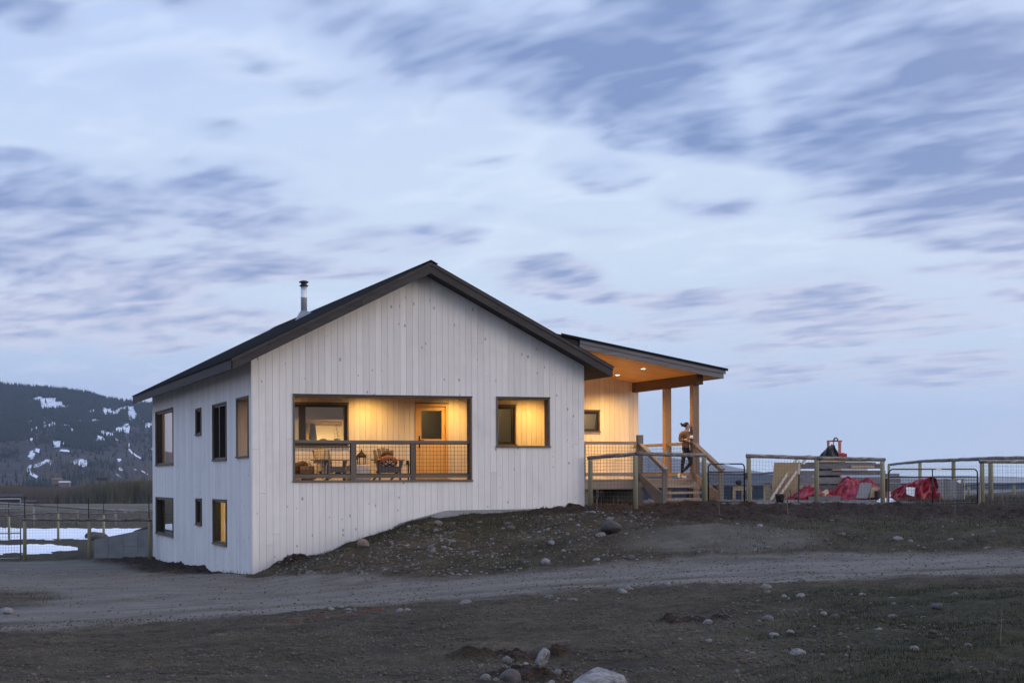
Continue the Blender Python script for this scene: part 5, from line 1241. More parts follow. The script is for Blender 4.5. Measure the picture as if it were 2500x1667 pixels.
# ---------------------------------------------------------------- far land
def P_ang(az, el, d):      # bearing / elevation angle (both as tangents) at forward distance d
    return CX+az*d*RV[0]+d*FV[0], CY+az*d*RV[1]+d*FV[1], CZ+el*d
def to_ang(x, y): return (x-1250)/3857.5, ((1167.15-(x-1250)*.00468)-y)/3857.5
CREST = [(-1.6, .010), (-.9, .012), (-.60, .014), (-.48, .03), (-.42, .058), (-.324, .0597), (-.295, .0572), (-.27, .0545), (-.256, .0502), (-.24, .0478), (-.22, .0462), (-.18, .038), (-.12, .024), (-.03, .010), (.06, .004), (.2, .001)]
D0, D1 = 1450.0, 3700.0
def mount_pt(a, t):
    """a bearing, t 0 foot .. 1 crest; -> x, y, z"""
    cz_ = np.interp(a, [c[0] for c in CREST], [c[1] for c in CREST])
    d = D0+(D1-D0)*t
    e0 = -.0052
    prof = np.where(t < .18, t/.18*.10, .10+.90*((t-.18)/.82)**.86)
    rid = (fbm(a*26+t*3.2+5, t*5.5-a*4, 1.0, 4, .55)-.5)
    e = e0+(cz_-e0)*np.clip(prof, 0, 1)+rid*.010*np.sin(np.pi*np.clip(t, 0, 1))**.8*(cz_/.06)
    x = CX+a*d*RV[0]+d*FV[0]; y = CY+a*d*RV[1]+d*FV[1]
    return x, y, CZ+e*d, e
def build_mountain():
    aa = np.concatenate([np.linspace(-1.6, -.36, 60)[:-1], np.linspace(-.36, -.19, 300), np.linspace(-.19, .2, 60)[1:]])
    tt = np.concatenate([np.linspace(0, 1.0, 250), [1.06, 1.2]])
    T, A_ = np.meshgrid(tt, aa, indexing='ij')
    x, y, z, e = mount_pt(A_, np.minimum(T, 1.0))
    ex = np.maximum(T-1, 0); d_ = ex*3000; x = x+FV[0]*d_; y = y+FV[1]*d_; z = z-ex*300
    m_, n = A_.shape; i = np.arange(m_-1)[:, None]*n+np.arange(n-1)[None, :]
    F = np.stack([i, i+1, i+n+1, i+n], -1).reshape(-1, 4)
    mt, g, b = new_mat('mountain_slope')
    p = g.add('ShaderNodeNewGeometry').outputs['Position']
    at = g.sep(g.attr('cover')); snow = at[0]; frst = at[1]
    n1 = g.noise(p, .012, 5, .7); n2 = g.noise(g.map(p, scale=(1, 1, 3)), .075, 5, .8)
    c = g.ramp(n1, [(.3, (.030, .027, .028)), (.55, (.058, .05, .046)), (.75, (.09, .078, .068))])
    c = g.mix(g.math('MULTIPLY', frst, .8), c, (.014, .019, .019))
    sm = g.mr(g.math('ADD', snow, g.math('MULTIPLY', g.math('SUBTRACT', n2, .5), 2.2)), .42, .52)
    c = g.mix(sm, c, (.66, .69, .76)); g.put(b.inputs['Base Color'], c); b.inputs['Roughness'].default_value = .9; b.inputs['Specular IOR Level'].default_value = .1
    o = raw('mountain', np.stack([x.ravel(), y.ravel(), z.ravel()], 1), F, mt, None, True)
    # snow cover: patches in the clearings, a bent track on the lower slope
    snow = np.zeros(A_.shape)
    def ell(px, py, rx, ry, rot=0.0, amp=1.0, tear=1.0):
        nonlocal snow
        ca, ce = to_ang(px, py); dx = (A_-ca)*3857.5; dy = -(e-ce)*3857.5
        c_, s_ = math.cos(rot), math.sin(rot); u = (dx*c_+dy*s_)/rx; v = (-dx*s_+dy*c_)/ry
        nn = fbm(A_*900+px, e*2600+u*.5, .9, 3)-.5
        snow = np.maximum(snow, amp*np.clip(1.35-np.sqrt((u/1.25)**2+(v/1.25)**2)+nn*1.5*tear, 0, 1))
    Z7 = lambda X, Y: (X/4.9, 920+Y/4.9)
    for X, Y, rx, ry, ro in ((560, 280, 22, 6, 0), (640, 340, 26, 11, .15), (560, 375, 18, 5, .1), (760, 370, 14, 3, 0), (430, 270, 16, 3, -.35), (1165, 343, 15, 2.5, 0), (1110, 410, 9, 4, -.2), (1290, 405, 14, 5, 0), (1300, 455, 16, 4, 0), (1390, 440, 9, 6, 0), (1460, 400, 12, 5, -.1),
        (1550, 370, 14, 4, 0), (1590, 440, 10, 11, .3), (510, 500, 7, 3, -.3), (570, 530, 7, 2, -.5), (740, 495, 7, 2, -.5), (575, 580, 10, 3, -.2), (650, 560, 5, 4, .6), (415, 620, 8, 2.2, -.45), (370, 540, 5, 3, -.2), (790, 595, 9, 4, .2), (840, 625, 12, 3, .4), (850, 670, 8, 2, -.1), (980, 650, 16, 2.4, -.05),
        (1140, 535, 14, 5, 0), (960, 530, 7, 3, 0), (1440, 630, 13, 5, -.3), (1540, 565, 10, 2, -.3), (1530, 640, 4, 9, .4), (1800, 575, 11, 5, -.3), (1720, 530, 5, 2, 0), (1280, 690, 20, 4, .5), (1330, 700, 16, 4, .65), (1220, 740, 14, 4, .5), (1130, 780, 24, 3, .15), (1200, 770, 10, 5, .3),
        (410, 745, 12, 3, 0), (380, 930, 6, 7, .5), (455, 880, 6, 4, .3), (770, 880, 14, 2.2, .1), (770, 795, 8, 3, -.3), (680, 800, 9, 6, 0), (990, 1010, 14, 5, .1), (940, 1035, 14, 5, .3), (1010, 1040, 10, 4, 0), (1430, 995, 5, 3, .1), (1445, 1105, 6, 3, .7), (590, 1010, 8, 3, .6), (610, 1050, 4, 4, .9), (1820, 860, 4, 1.5, 0), (1620, 1105, 4, 1.2, 0)):
        ell(*Z7(X, Y), rx, ry, ro)
    def line(pts, wd):
        nonlocal snow
        q = [to_ang(*Z7(*p_)) for p_ in pts]; best = np.full(A_.shape, 1e9)
        for (a0, e0), (a1, e1) in zip(q[:-1], q[1:]):
            dx, dy = a1-a0, e1-e0; L = dx*dx+dy*dy; tt_ = np.clip(((A_-a0)*dx+(e-e0)*dy)/L, 0, 1)
            best = np.minimum(best, np.hypot(A_-a0-tt_*dx, e-e0-tt_*dy)*3857.5)
        nn = fbm(A_*900, e*2200, 1.2, 2)-.5
        snow = np.maximum(snow, np.clip(1.35-best/wd*.8+nn*.5, 0, 1))
    line([(545, 1008), (500, 1035), (440, 1058), (370, 1068), (338, 1090), (345, 1125), (385, 1165), (430, 1190)], 3.2)
    line([(1545, 865), (1580, 905), (1630, 940), (1680, 968)], 1.6); line([(1545, 800), (1540, 850)], .9)
    line([(1385, 1155), (1445, 1198)], .9); line([(1690, 1120), (1770, 1165)], 1.2); line([(1780, 120), (1781, 121)], .1)
    wildA = A_ < -.34
    wn = fbm(A_*120, e*420+A_*60, 1.0, 4); snow = np.where(wildA, np.clip((wn-.60)*6, 0, 1)*(T > .3), snow)*(A_ < -.2)
    cov = fbm(A_*34+2, e*130, 1.0, 4)
    up = sstep(.28, .62, T)
    forest = np.clip(sstep(.52, .62, cov+.20*up-.07)+sstep(.9, .97, T), 0, 1)*(1-np.clip(snow*1.3, 0, 1))
    forest = np.maximum(forest, sstep(.72, .95, T+.35*(-.245-A_)*10*(A_ < -.245))*(1-np.clip(snow*1.5, 0, 1)))
    ca = o.data.color_attributes.new('cover', 'FLOAT_COLOR', 'POINT')
    ca.data.foreach_set('color', np.stack([snow, forest, snow*0, snow*0+1], -1).astype(np.float32).ravel())
    tag(o, kind='structure')
    # conifers, thousands of them: one mass
    N_ = 17000; ra = rng.uniform(-.37, -.20, N_*3); rt = rng.rand(N_*3)**.75
    ia = np.clip(np.searchsorted(aa, ra), 0, len(aa)-1); it = np.clip((rt*249).astype(int), 0, 249)
    keep = (rng.rand(N_*3) < .06+.94*forest[it, ia]) & (snow[it, ia] < .35) & ((rt > .42) | (rng.rand(N_*3) < .4)); ra, rt = ra[keep][:N_], rt[keep][:N_]
    ra = np.concatenate([ra, rng.uniform(-.37, -.20, 900)]); rt = np.concatenate([rt, rng.uniform(.975, 1.0, 900)])
    x, y, z, _ = mount_pt(ra, rt); k = 5; hgt = rng.uniform(7, 15, len(ra))*(.65+.35*rt); rr = hgt*rng.uniform(.16, .24, len(ra))
    V = []; 
    ang = np.arange(k)/k*2*math.pi
    ring = np.stack([x[:, None]+rr[:, None]*np.cos(ang), y[:, None]+rr[:, None]*np.sin(ang), np.repeat((z-.5+hgt*.08)[:, None], k, 1)], -1)
    apex = np.stack([x+rng.randn(len(x))*.2, y, z+hgt], -1)[:, None, :]
    V = np.concatenate([ring, apex], 1).reshape(-1, 3); o0 = np.arange(len(x))[:, None]*(k+1)
    F = np.concatenate([np.stack([o0[:, 0]+j, o0[:, 0]+(j+1) % k, o0[:, 0]+k], -1) for j in range(k)], 0)
    fo = raw('forest', V, F, MT.setdefault('conifer', plain('conifer_green', (.016, .022, .018), .9, 0, .3, .02)))
    tag(fo, kind='stuff')
    # pale bare trees on the foot of the slope
    nt = 700; ra = rng.uniform(-.33, -.205, nt); rt = rng.uniform(.02, .30, nt)**1.0
    pick = fbm(ra*60, rt*8, 1, 3) > .47; ra, rt = ra[pick], rt[pick]
    x, y, z, _ = mount_pt(ra, rt); V = []; F = []
    bare_twigs(V, F, x, y, z, rng.uniform(5, 11, len(x)), 9, .16)
    tag(raw('bare_thicket', np.array(V), np.array(F), MT.setdefault('twig_pale', plain('pale_twigs', (.15, .125, .105), .9, 0, .3, .05))), kind='stuff')
def bare_twigs(V, F, x, y, z, h_, nt, wd):
    for i in range(len(x)):
        for k in range(nt):
            a = rng.rand()*6.283; sp = rng.rand()*.34*h_[i]; hh = h_[i]*rng.uniform(.55, 1.0)
            bx, by = x[i]+rng.randn()*.06*h_[i], y[i]+rng.randn()*.06*h_[i]
            tx, ty = bx+sp*math.cos(a), by+sp*math.sin(a); o = len(V); w_ = wd*rng.uniform(.6, 1.4)
            V += [(bx-w_*RV[0], by-w_*RV[1], z[i]-.3), (bx+w_*RV[0], by+w_*RV[1], z[i]-.3), (tx+w_*.3*RV[0], ty+w_*.3*RV[1], z[i]+hh), (tx-w_*.3*RV[0], ty-w_*.3*RV[1], z[i]+hh)]
            F.append((o, o+1, o+2, o+3))
build_mountain()
# willow belt along the valley floor
V, F = [], []; ua = rng.uniform(-.40, -.17, 1500); dd = rng.uniform(540, 660, 1500)
dense = np.exp(-((ua+.235)/.018)**2); hh = 5.2+2.6*fbm(ua*60, dd*.01, 1, 3)+1.6*dense
xx = CX+ua*dd*RV[0]+dd*FV[0]; yy = CY+ua*dd*RV[1]+dd*FV[1]; zz = ground_z(xx, yy)
bare_twigs(V, F, xx, yy, zz, hh, 12, .17)
tag(raw('willow_thicket', np.array(V), np.array(F), MT.setdefault('twig', plain('willow_twigs', (.105, .088, .07), .9, 0, .35, .03))), kind='stuff')
V, F = [], []; ua = rng.normal(-.238, .012, 420); dd = rng.uniform(500, 560, 420)
xx = CX+ua*dd*RV[0]+dd*FV[0]; yy = CY+ua*dd*RV[1]+dd*FV[1]; zz = ground_z(xx, yy)
bare_twigs(V, F, xx, yy, zz, rng.uniform(5, 8.2, 420), 14, .18)
tag(raw('willow_clump', np.array(V), np.array(F), MT.setdefault('twig_olive', plain('olive_twigs', (.085, .08, .05), .9, 0, .35, .03))), kind='stuff')
# blue hills beyond the plain on the right
def hill(pts, d, depth, name, col, seed):
    aa = np.linspace(-.2, .75, 300); q = [to_ang(*p_) for p_ in pts]
    cr_ = np.interp(aa, [k[0] for k in q], [k[1] for k in q])+(fbm(aa*70+seed, aa*0, 1, 4)-.5)*.0016
    tt = np.array([0, .25, .5, .75, 1.0, 1.3]); T, A_ = np.meshgrid(tt, aa, indexing='ij')
    e0 = -.0042; E_ = e0+(cr_[None, :]-e0)*np.sin(np.minimum(T, 1)*math.pi/2)-(np.maximum(T-1, 0))*.02
    d_ = d+depth*(T-1)
    x = CX+A_*d_*RV[0]+d_*FV[0]; y = CY+A_*d_*RV[1]+d_*FV[1]; z = CZ+E_*d_
    m_, n = A_.shape; i = np.arange(m_-1)[:, None]*n+np.arange(n-1)[None, :]
    F_ = np.stack([i, i+1, i+n+1, i+n], -1).reshape(-1, 4)
    tag(raw(name, np.stack([x.ravel(), y.ravel(), z.ravel()], 1), F_, MT.setdefault(name+str(seed), plain('far_slope', col, .9, 0, .3, .004)), None, True), kind='structure')
hill([(700, 1150), (1300, 1128), (1480, 1116), (1573, 1114), (1620, 1115.5), (1664, 1120), (1768, 1134.5), (1814, 1144), (1870, 1153), (2000, 1157), (2300, 1162.5), (2500, 1165), (3200, 1160), (4000, 1155)], 7000, 1400, 'hills', (.20, .20, .19), 1)
hill([(700, 1168), (1560, 1160), (1850, 1163), (2000, 1161), (2120, 1165), (2300, 1167), (2420, 1164), (2500, 1167), (3200, 1165), (4000, 1160)], 4200, 700, 'hills', (.26, .245, .22), 2)
# farm buildings far off
def far_house(label, name, az, d, w_, dp, hw, hr, wall, roof, rot=0.0):
    x, y = CX+az*d*RV[0]+d*FV[0], CY+az*d*RV[1]+d*FV[1]
    return x, y
def farm(label, px0, px1, ytop, ybot, d, wall, roof, z_over=None):
    a0, e1 = to_ang(px0, ytop); a1, e0 = to_ang(px1, ybot); w_ = (a1-a0)*d; zt, zb = CZ+e1*d, CZ+e0*d; hw = zb+(zt-zb)*.55
    uc = (a0+a1)/2*d; f = thing('farm_building', label, 'building', UV(uc, d, zb))
    P = lambda u, v, z: UV(uc+u, d+v, z)
    h2 = w_/2; dp = max(6, w_*.5)
    MB().hexa([P(-h2, 0, zb-2), P(h2, 0, zb-2), P(h2, dp, zb-2), P(-h2, dp, zb-2)], [P(-h2, 0, hw), P(h2, 0, hw), P(h2, dp, hw), P(-h2, dp, hw)]).build('wall', wall, f)
    ov = .4
    MB().hexa([P(-h2-ov, -ov, hw+.01), P(h2+ov, -ov, hw+.01), P(h2+ov, dp+ov, hw+.01), P(-h2-ov, dp+ov, hw+.01)], [P(-h2-ov, dp/2-.1, zt), P(h2+ov, dp/2-.1, zt), P(h2+ov, dp/2+.1, zt), P(-h2-ov, dp/2+.1, zt)]).build('roof', roof, f)
MT['barn'] = plain('dark_barn', (.035, .022, .02), .85, 0, .2, .5); MT['barn_tan'] = plain('tan_barn', (.16, .11, .08), .85, 0, .1, .5)
MT['pale_roof'] = plain('pale_metal_roof', (.45, .47, .52), .6, 0, .05, .5)
farm('pale-roofed farm shed at the foot of the mountain', 143, 168, 1174, 1181.5, 1380, 'barn_tan', 'pale_roof')
farm('tan house above the pale-roofed shed on the mountain foot', 126, 148, 1166, 1175, 1440, 'barn_tan', 'barn_tan')
farm('small dark house to the right at the foot of the mountain', 236, 262, 1163, 1168, 1440, 'barn', 'barn')
farm('long dark barn at the left edge in front of the willows', -40, 50, 1205, 1222, 430, 'barn', 'barn')
farm('low dark shed beside the long barn', 48, 79, 1221, 1230, 400, 'barn', 'barn')
for i, (px, py, d) in enumerate(((1842, 1171, 3600), (1848, 1171.4, 3600), (1857, 1170.3, 3500), (1768, 1169.5, 3600), (2113, 1172, 3600))):
    a_, e_ = to_ang(px, py); o = blob_obj('yard_lamp', UV(a_*d, d, CZ+e_*d), (.9, .9, .9), 'farlamp', i, .05, 1)
    tag(o, 'tiny bright yard lamp on the far plain', 'lamp', 'yard lamps on the far plain')

# ---------------------------------------------------------------- snow patches on the left field
def snow_patch(a0, a1, v0, v1, seed, shape, name='snow'):
    aa = np.linspace(a0, a1, 320); vv = np.linspace(v0, v1, 90); Vv, A_ = np.meshgrid(vv, aa, indexing='ij')
    x = CX+A_*Vv*RV[0]+Vv*FV[0]; y = CY+A_*Vv*RV[1]+Vv*FV[1]
    msk = shape(A_, Vv)+(fbm(x, y, .25, 4)-.5)*1.1+(fbm(x, y, 1.3, 4, .6)-.5)*1.1
    hgt = .16*sstep(.0, .6, msk)-.06; z = ground_z(x, y)+hgt+(fbm(x, y, .8, 3)-.5)*.05
    m_, n = A_.shape; i = np.arange(m_-1)[:, None]*n+np.arange(n-1)[None, :]
    F_ = np.stack([i, i+1, i+n+1, i+n], -1).reshape(-1, 4); ok = (msk > -.05); okf = ok.ravel()[F_].any(1)
    tag(raw(name, np.stack([x.ravel(), y.ravel(), z.ravel()], 1), F_[okf], 'snow', None, True), kind='structure')
snow_patch(-.70, -.19, 78, 122, 1, lambda a, v: 1.3-np.abs((v-(99-5*np.clip((a+.324)*10, 0, 1)))/(14.5+16*np.clip((a+.25)*8, 0, 1)))*1.5)
snow_patch(-.62, -.275, 58, 84, 2, lambda a, v: 1.25-np.abs((v-70)/(7.0-40*np.clip(a+.325, 0, .2)+1e-3).clip(.6, 20))*1.5-np.clip((a+.292)*60, 0, 5))
snow_patch(.222, .252, 47, 52, 3, lambda a, v: .35-np.abs((v-49.3)/.7)-np.abs((a-.237)/.009)*.6)
# ---------------------------------------------------------------- stones
def rock_mat(name, c1, c2):
    m, g, b = new_mat(name); p = g.add('ShaderNodeTexCoord').outputs['Object']; r = g.add('ShaderNodeObjectInfo').outputs['Random']
    isl = g.add('ShaderNodeNewGeometry').outputs['Random Per Island']
    rr = g.math('FRACT', g.math('ADD', g.math('MULTIPLY', r, 3.7), isl))
    n = g.noise(g.vmath('ADD', p, g.xyz(rr, rr, rr)), 2.6, 5, .65)
    c = g.mix(g.mr(n, .35, .7), c1, c2); k = g.vmath('SCALE', c); g.put(k.node.inputs['Scale'], g.mr(rr, 0, 1, .55, 1.15)); g.put(b.inputs['Base Color'], k)
    b.inputs['Roughness'].default_value = .8; g.put(b.inputs['Normal'], g.bump(n, .5, .05)); return m
MT['rock'] = rock_mat('field_stone', (.09, .084, .078), (.285, .275, .262))
MT['rock_brown'] = rock_mat('brown_stone', (.075, .06, .055), (.13, .11, .10))
def stained():
    m = MT['rock'].copy(); m.name = 'stained_boulder'; g = N(m.node_tree); b = g.n['Principled BSDF']; p = g.add('ShaderNodeTexCoord').outputs['Object']
    src = b.inputs['Base Color'].links[0].from_socket
    n = g.noise(p, 1.1, 5, .65); n2 = g.noise(g.map(p, scale=(1, 1, 3)), 3.0, 5, .7)
    c = g.mix(g.mr(n, .48, .60, 0, .85), g.mix(g.mr(n2, .35, .65), (.11, .10, .095), (.30, .30, .305)), (.042, .034, .027)); g.put(b.inputs['Base Color'], c); return m
MT['rock_stained'] = stained()
MT['rock_pink'] = rock_mat('pinkish_stone', (.21, .15, .12), (.32, .25, .21))
def ico(sub):
    bm = bmesh.new(); bmesh.ops.create_icosphere(bm, subdivisions=sub, radius=1); v = np.array([q.co[:] for q in bm.verts]); f = np.array([[q.index for q in p.verts] for p in bm.faces]); bm.free(); return v, f
I1, I2, I3 = ico(1), ico(2), ico(3)
def rocky(v, seed, amp=.28, cut=3):
    rs = np.random.RandomState(seed); o = v.copy()
    for k in range(cut):       # facets broken off
        d = rs.randn(3); d /= np.linalg.norm(d); h_ = rs.uniform(.55, .85); s_ = o@d; o = o-np.maximum(s_-h_, 0)[:, None]*d*.85
    w_ = rs.randn(6, 3)*1.5; ph = rs.rand(6)*6; dd = sum(np.sin(o@w_[i]+ph[i]) for i in range(6))/6*amp
    return o*(1+dd)[:, None]
ROCKS = []
for sd in range(9):
    me = bpy.data.meshes.new('stone'); me.from_pydata(rocky(I2[0], sd+20).tolist(), [], I2[1].tolist()); me.polygons.foreach_set('use_smooth', [True]*len(me.polygons))
    me.materials.append(MT['rock'] if sd < 7 else MT['rock_brown']); ROCKS.append(me)
def stone(x, y, s, label, group=None, sink=.46, mesh=None, rot=None, name='stone', cat='stone'):
    o = bpy.data.objects.new(name, mesh or random.choice(ROCKS)); COL.objects.link(o)
    o.scale = s; o.rotation_euler = rot or (random.uniform(-.25, .25), random.uniform(-.25, .25), random.uniform(0, 6.28))
    o.location = (x, y, gz(x, y)+s[2]*(1-2*sink)); tag(o, label, cat, group); return o
def scatter(n, af, vf, smin, smax, label, group, ok=None):
    c = 0; tries = 0
    while c < n and tries < n*20:
        tries += 1; a = af(); v = vf(a); x, y = wpt(a*v, v)
        if (x > -.1 and y > -.12 and x < 10) or (ok and not ok(a, v)): continue
        s = smin*(smax/smin)**(random.random()**2.2); stone(x, y, (s*random.uniform(.8, 1.3), s*random.uniform(.7, 1.1), s*random.uniform(.5, .85)), label, group); c += 1
toe = lambda a: float(np.interp(a, *FAR_E))
scatter(120, lambda: random.uniform(-.135, .085), lambda a: toe(a)+.3+(random.random()**.8)*(42.3-toe(a)), .04, .125, 'pale stone lying on the rough slope below the house wall', 'stones on the slope below the house')
scatter(70, lambda: random.gauss(.20, .05), lambda a: 12.5+11*random.random(), .022, .085, 'pale stone among the grass of the near bank', 'stones in the near grass')
scatter(36, lambda: random.uniform(-.12, .2), lambda a: float(np.interp(a, *NEAR_E))-random.uniform(.2, 3.0), .035, .10, 'pale stone along the near edge of the gravel road', 'stones along the near road edge')
scatter(12, lambda: random.uniform(.13, .32), lambda a: random.uniform(35.5, 41), .05, .12, 'pale stone on the grassy bank below the yard fences', 'stones on the far grassy bank')
def big(px, py, v, s, label, mat='rock', seed=1, sub=I3, sink=.38, rot=None, cut=5, amp=.2):
    a_, _ = to_ang(px, py); x, y = wpt(a_*v, v); me = bpy.data.meshes.new('boulder'); me.from_pydata(rocky(sub[0], seed, amp, cut).tolist(), [], sub[1].tolist()); me.polygons.foreach_set('use_smooth', [True]*len(me.polygons)); me.materials.append(MT[mat])
    return stone(x, y, s, label, None, sink, me, rot or (.1, .1, seed*1.3), 'boulder', 'boulder' if max(s) > .15 else 'stone')
big(1452, 1660, 12.5, (.33, .26, .24), 'large pale boulder at the very bottom of the picture', 'rock_stained', 3, rot=(0, .12, .1), sink=.64, cut=10, amp=.34)
big(1320, 1640, 12.9, (.055, .05, .125), 'upright pale stone left of the big foreground boulder', 'rock_stained', 5, rot=(.1, .45, .3), sink=.30, cut=8, amp=.3)
big(1243, 1655, 12.7, (.135, .11, .12), 'dark brown rock in the foreground rock group', 'rock_brown', 8, sink=.52)
big(1236, 1625, 13.1, (.045, .04, .045), 'small round grey stone resting behind the dark brown foreground rock', 'rock', 9, I2, -.3)
big(1281, 1629, 13.3, (.03, .026, .024), 'small white stone between the brown rock and the upright stone', 'rock', 10, I2)
big(1360, 1628, 13.2, (.06, .03, .028), 'flat tan stone right of the upright foreground stone', 'rock', 11, I2)
big(1354, 1643, 12.95, (.05, .03, .028), 'rounded tan stone below the flat tan one beside the boulder', 'rock', 12, I2)
big(1344, 1660, 12.6, (.04, .03, .03), 'small pale stone touching the left foot of the big boulder', 'rock', 13, I2)
big(1184, 1658, 12.7, (.05, .04, .045), 'grey stone at the left end of the foreground rock group', 'rock', 14, I2)
big(1208, 1662, 12.6, (.04, .03, .028), 'low grey stone beside the brown foreground rock', 'rock', 15, I2)
big(1492, 1312, 38.6, (.32, .24, .22), 'brown boulder on the bank below the fence corner', 'rock_brown', 16, sink=.22)
big(1463, 1318, 38.3, (.16, .12, .10), 'white stone against the left side of the brown bank boulder', 'rock', 17)
big(1331, 1378, 35.3, (.17, .10, .10), 'long white stone lying at the roadside foot of the slope', 'rock', 18, sink=.2)
big(886, 1343, 40.6, (.17, .13, .15), 'pinkish tan stone high on the left of the slope', 'rock_pink', 19, sink=.2)
big(2285, 1497, 19.5, (.075, .06, .05), 'bright white stone in the near grass on the right', 'rock', 21, sink=.15)
big(1530, 1453, 26.8, (.12, .09, .06), 'blue-grey flat stone on the near verge of the road', 'rock', 22)
big(12, 1465, 29.5, (.2, .15, .09), 'flat pale stone in the grass patch at the left edge', 'rock', 23)

for (px, py, v, s_, m_, lab) in ((240, 1308, 83, (.5, .4, .3), 'rock_brown', 'rounded brown lump at the near edge of the snow strip'), (227, 1304, 86, (.45, .35, .28), 'bucket', 'dark lump behind the fence post on the snow strip')):
    a_, e_ = to_ang(px, py); x, y = wpt(a_*v, v); tag(blob_obj('field_boulder', (x, y, gz(x, y)+.12), s_, m_, int(px), .2), lab, 'boulder')

def pebbles(n, sampler, smin, smax, name, mat, flat=.6):
    u, v, s = sampler(n); x, y = CX+u*RV[0]+v*FV[0], CY+u*RV[1]+v*FV[1]
    ok = ~((x > -.1) & (y > -.1) & (x < 9.7) & (y < 19)); x, y, s = x[ok], y[ok], s[ok]
    z = ground_z(x, y); n = len(x); P0 = I1[0]; k = len(P0)
    vs = [rocky(P0, q+50, .25, 2) for q in range(6)]; pick = rng.randint(0, 6, n); base = np.array(vs)[pick]
    sc = s[:, None]*np.stack([rng.uniform(.7, 1.3, n), rng.uniform(.7, 1.2, n), rng.uniform(.45, .8, n)*flat/.6], 1)
    base = base*sc[:, None, :]; t = rng.rand(n)*6.283; c, s_ = np.cos(t)[:, None], np.sin(t)[:, None]
    X = base[..., 0]*c-base[..., 1]*s_+x[:, None]; Y = base[..., 0]*s_+base[..., 1]*c+y[:, None]; Z = base[..., 2]+(z+sc[:, 2]*.25)[:, None]
    V = np.stack([X, Y, Z], -1).reshape(-1, 3); F = (I1[1][None]+(np.arange(n)*k)[:, None, None]).reshape(-1, 3)
    tag(raw(name, V, F, mat, None, True), kind='stuff')
def samp_slope(n):
    a = rng.uniform(-.15, .33, n*2); t = np.interp(a, *FAR_E); v = t+.1+rng.rand(n*2)*(42.5-t); d = fbm(a*40, v*.6, 1, 3)
    ok = rng.rand(n*2) < np.clip((d-.25)*2, .2, 1)*np.where(a > .09, .15, 1); a, v = a[ok][:n], v[ok][:n]; return a*v, v, .010*(5.0**(rng.rand(len(a))**2.4))
def samp_near(n):
    a = rng.uniform(-.36, .36, n*3); v = 10.5+17*rng.rand(n*3)**.75; d = fbm(a*v*.9, v*.9, 1, 3); ok = rng.rand(n*3) < np.clip((d-.33)*4, .06, 1)*np.where(a > .16, .5, 1); a, v = a[ok][:n], v[ok][:n]
    return a*v, v, .004*(6.0**(rng.rand(len(a))**3.2))
def samp_road(n):
    a = rng.uniform(-.36, .36, n); lo = np.interp(a, *NEAR_E); hi = np.minimum(np.interp(a, *FAR_E), 50); v = lo+(hi-lo)*rng.beta(.55, .6, n); return a*v, v, .007*(4.0**(rng.rand(n)**2.4))
def samp_yard(n):
    a = rng.uniform(.085, .245, n); v = 46.5+17*rng.rand(n); return a*v, v, .014*(4.0**(rng.rand(n)**2))
pebbles(6500, samp_slope, 0, 0, 'slope_pebbles', 'rock'); MT['gravel'] = rock_mat('dull_gravel', (.036, .028, .019), (.14, .114, .085)); pebbles(46000, samp_near, 0, 0, 'near_pebbles', 'gravel', .85); pebbles(8000, samp_road, 0, 0, 'road_gravel', 'gravel'); pebbles(3500, samp_yard, 0, 0, 'yard_gravel', 'rock')
# clods on the turned soil
def samp_soil(n):
    a = rng.uniform(-.03, .33, n); v = 41.5+5.2*rng.rand(n); w1 = zones(CX+a*v*RV[0]+v*FV[0], CY+a*v*RV[1]+v*FV[1])[1] > .5
    a, v = a[w1], v[w1]; x = rng.uniform(-1.9, 0, 700); y = rng.uniform(3.5, 18, 700); w2 = zones(x, y)[1] > .5; u2, v2 = uv_of(x[w2], y[w2])
    x = rng.normal(.95, .5, 350); y = rng.normal(-.5, .2, 350); u3, v3 = uv_of(x, y)
    x, y = wpt(.0, 15.5); x = rng.normal(x, .35, 260); y = rng.normal(y, .3, 260); u4, v4 = uv_of(x, y)
    u = np.concatenate([a*v, u2, u3, u4]); v = np.concatenate([v, v2, v3, v4]); s = .012*(3.6**(rng.rand(len(u))**2)); s[-260:] *= .5; return u, v, s
MT['clod'] = plain('soil_clod', (.058, .037, .025), .95, 0, .5, 20, .5)
pebbles(6000, samp_soil, 0, 0, 'soil_clods', 'clod', .5)

# ---------------------------------------------------------------- grass and dry stalks
def grass(n, sampler, name, mat, h0, h1, wd):
    u, v = sampler(n); x, y = CX+u*RV[0]+v*FV[0], CY+u*RV[1]+v*FV[1]
    ok = ~((x > -.06) & (y > -.08) & (x < 9.7) & (y < 19)); x, y = x[ok], y[ok]; z = ground_z(x, y); n = len(x)
    t = rng.rand(n)*6.283; h_ = h0*(h1/h0)**rng.rand(n); ln = h_*rng.uniform(.2, 1.0, n); b = rng.rand(n)*6.283; w_ = wd*rng.uniform(.6, 1.4, n)
    cx, cy = np.cos(t)*w_, np.sin(t)*w_; dx, dy = np.cos(b)*ln, np.sin(b)*ln
    V = np.stack([np.stack([x-cx, y-cy, z-.01], -1), np.stack([x+cx, y+cy, z-.01], -1), np.stack([x+dx*.4+cx*.6, y+dy*.4+cy*.6, z+h_*.6], -1), np.stack([x+dx*.4-cx*.6, y+dy*.4-cy*.6, z+h_*.6], -1), np.stack([x+dx, y+dy, z+h_], -1)], 1).reshape(-1, 3)
    o = np.arange(n)*5; F = np.concatenate([np.stack([o, o+1, o+2], -1), np.stack([o, o+2, o+3], -1), np.stack([o+3, o+2, o+4], -1)], 0)
    tag(raw(name, V, F, mat), kind='stuff')
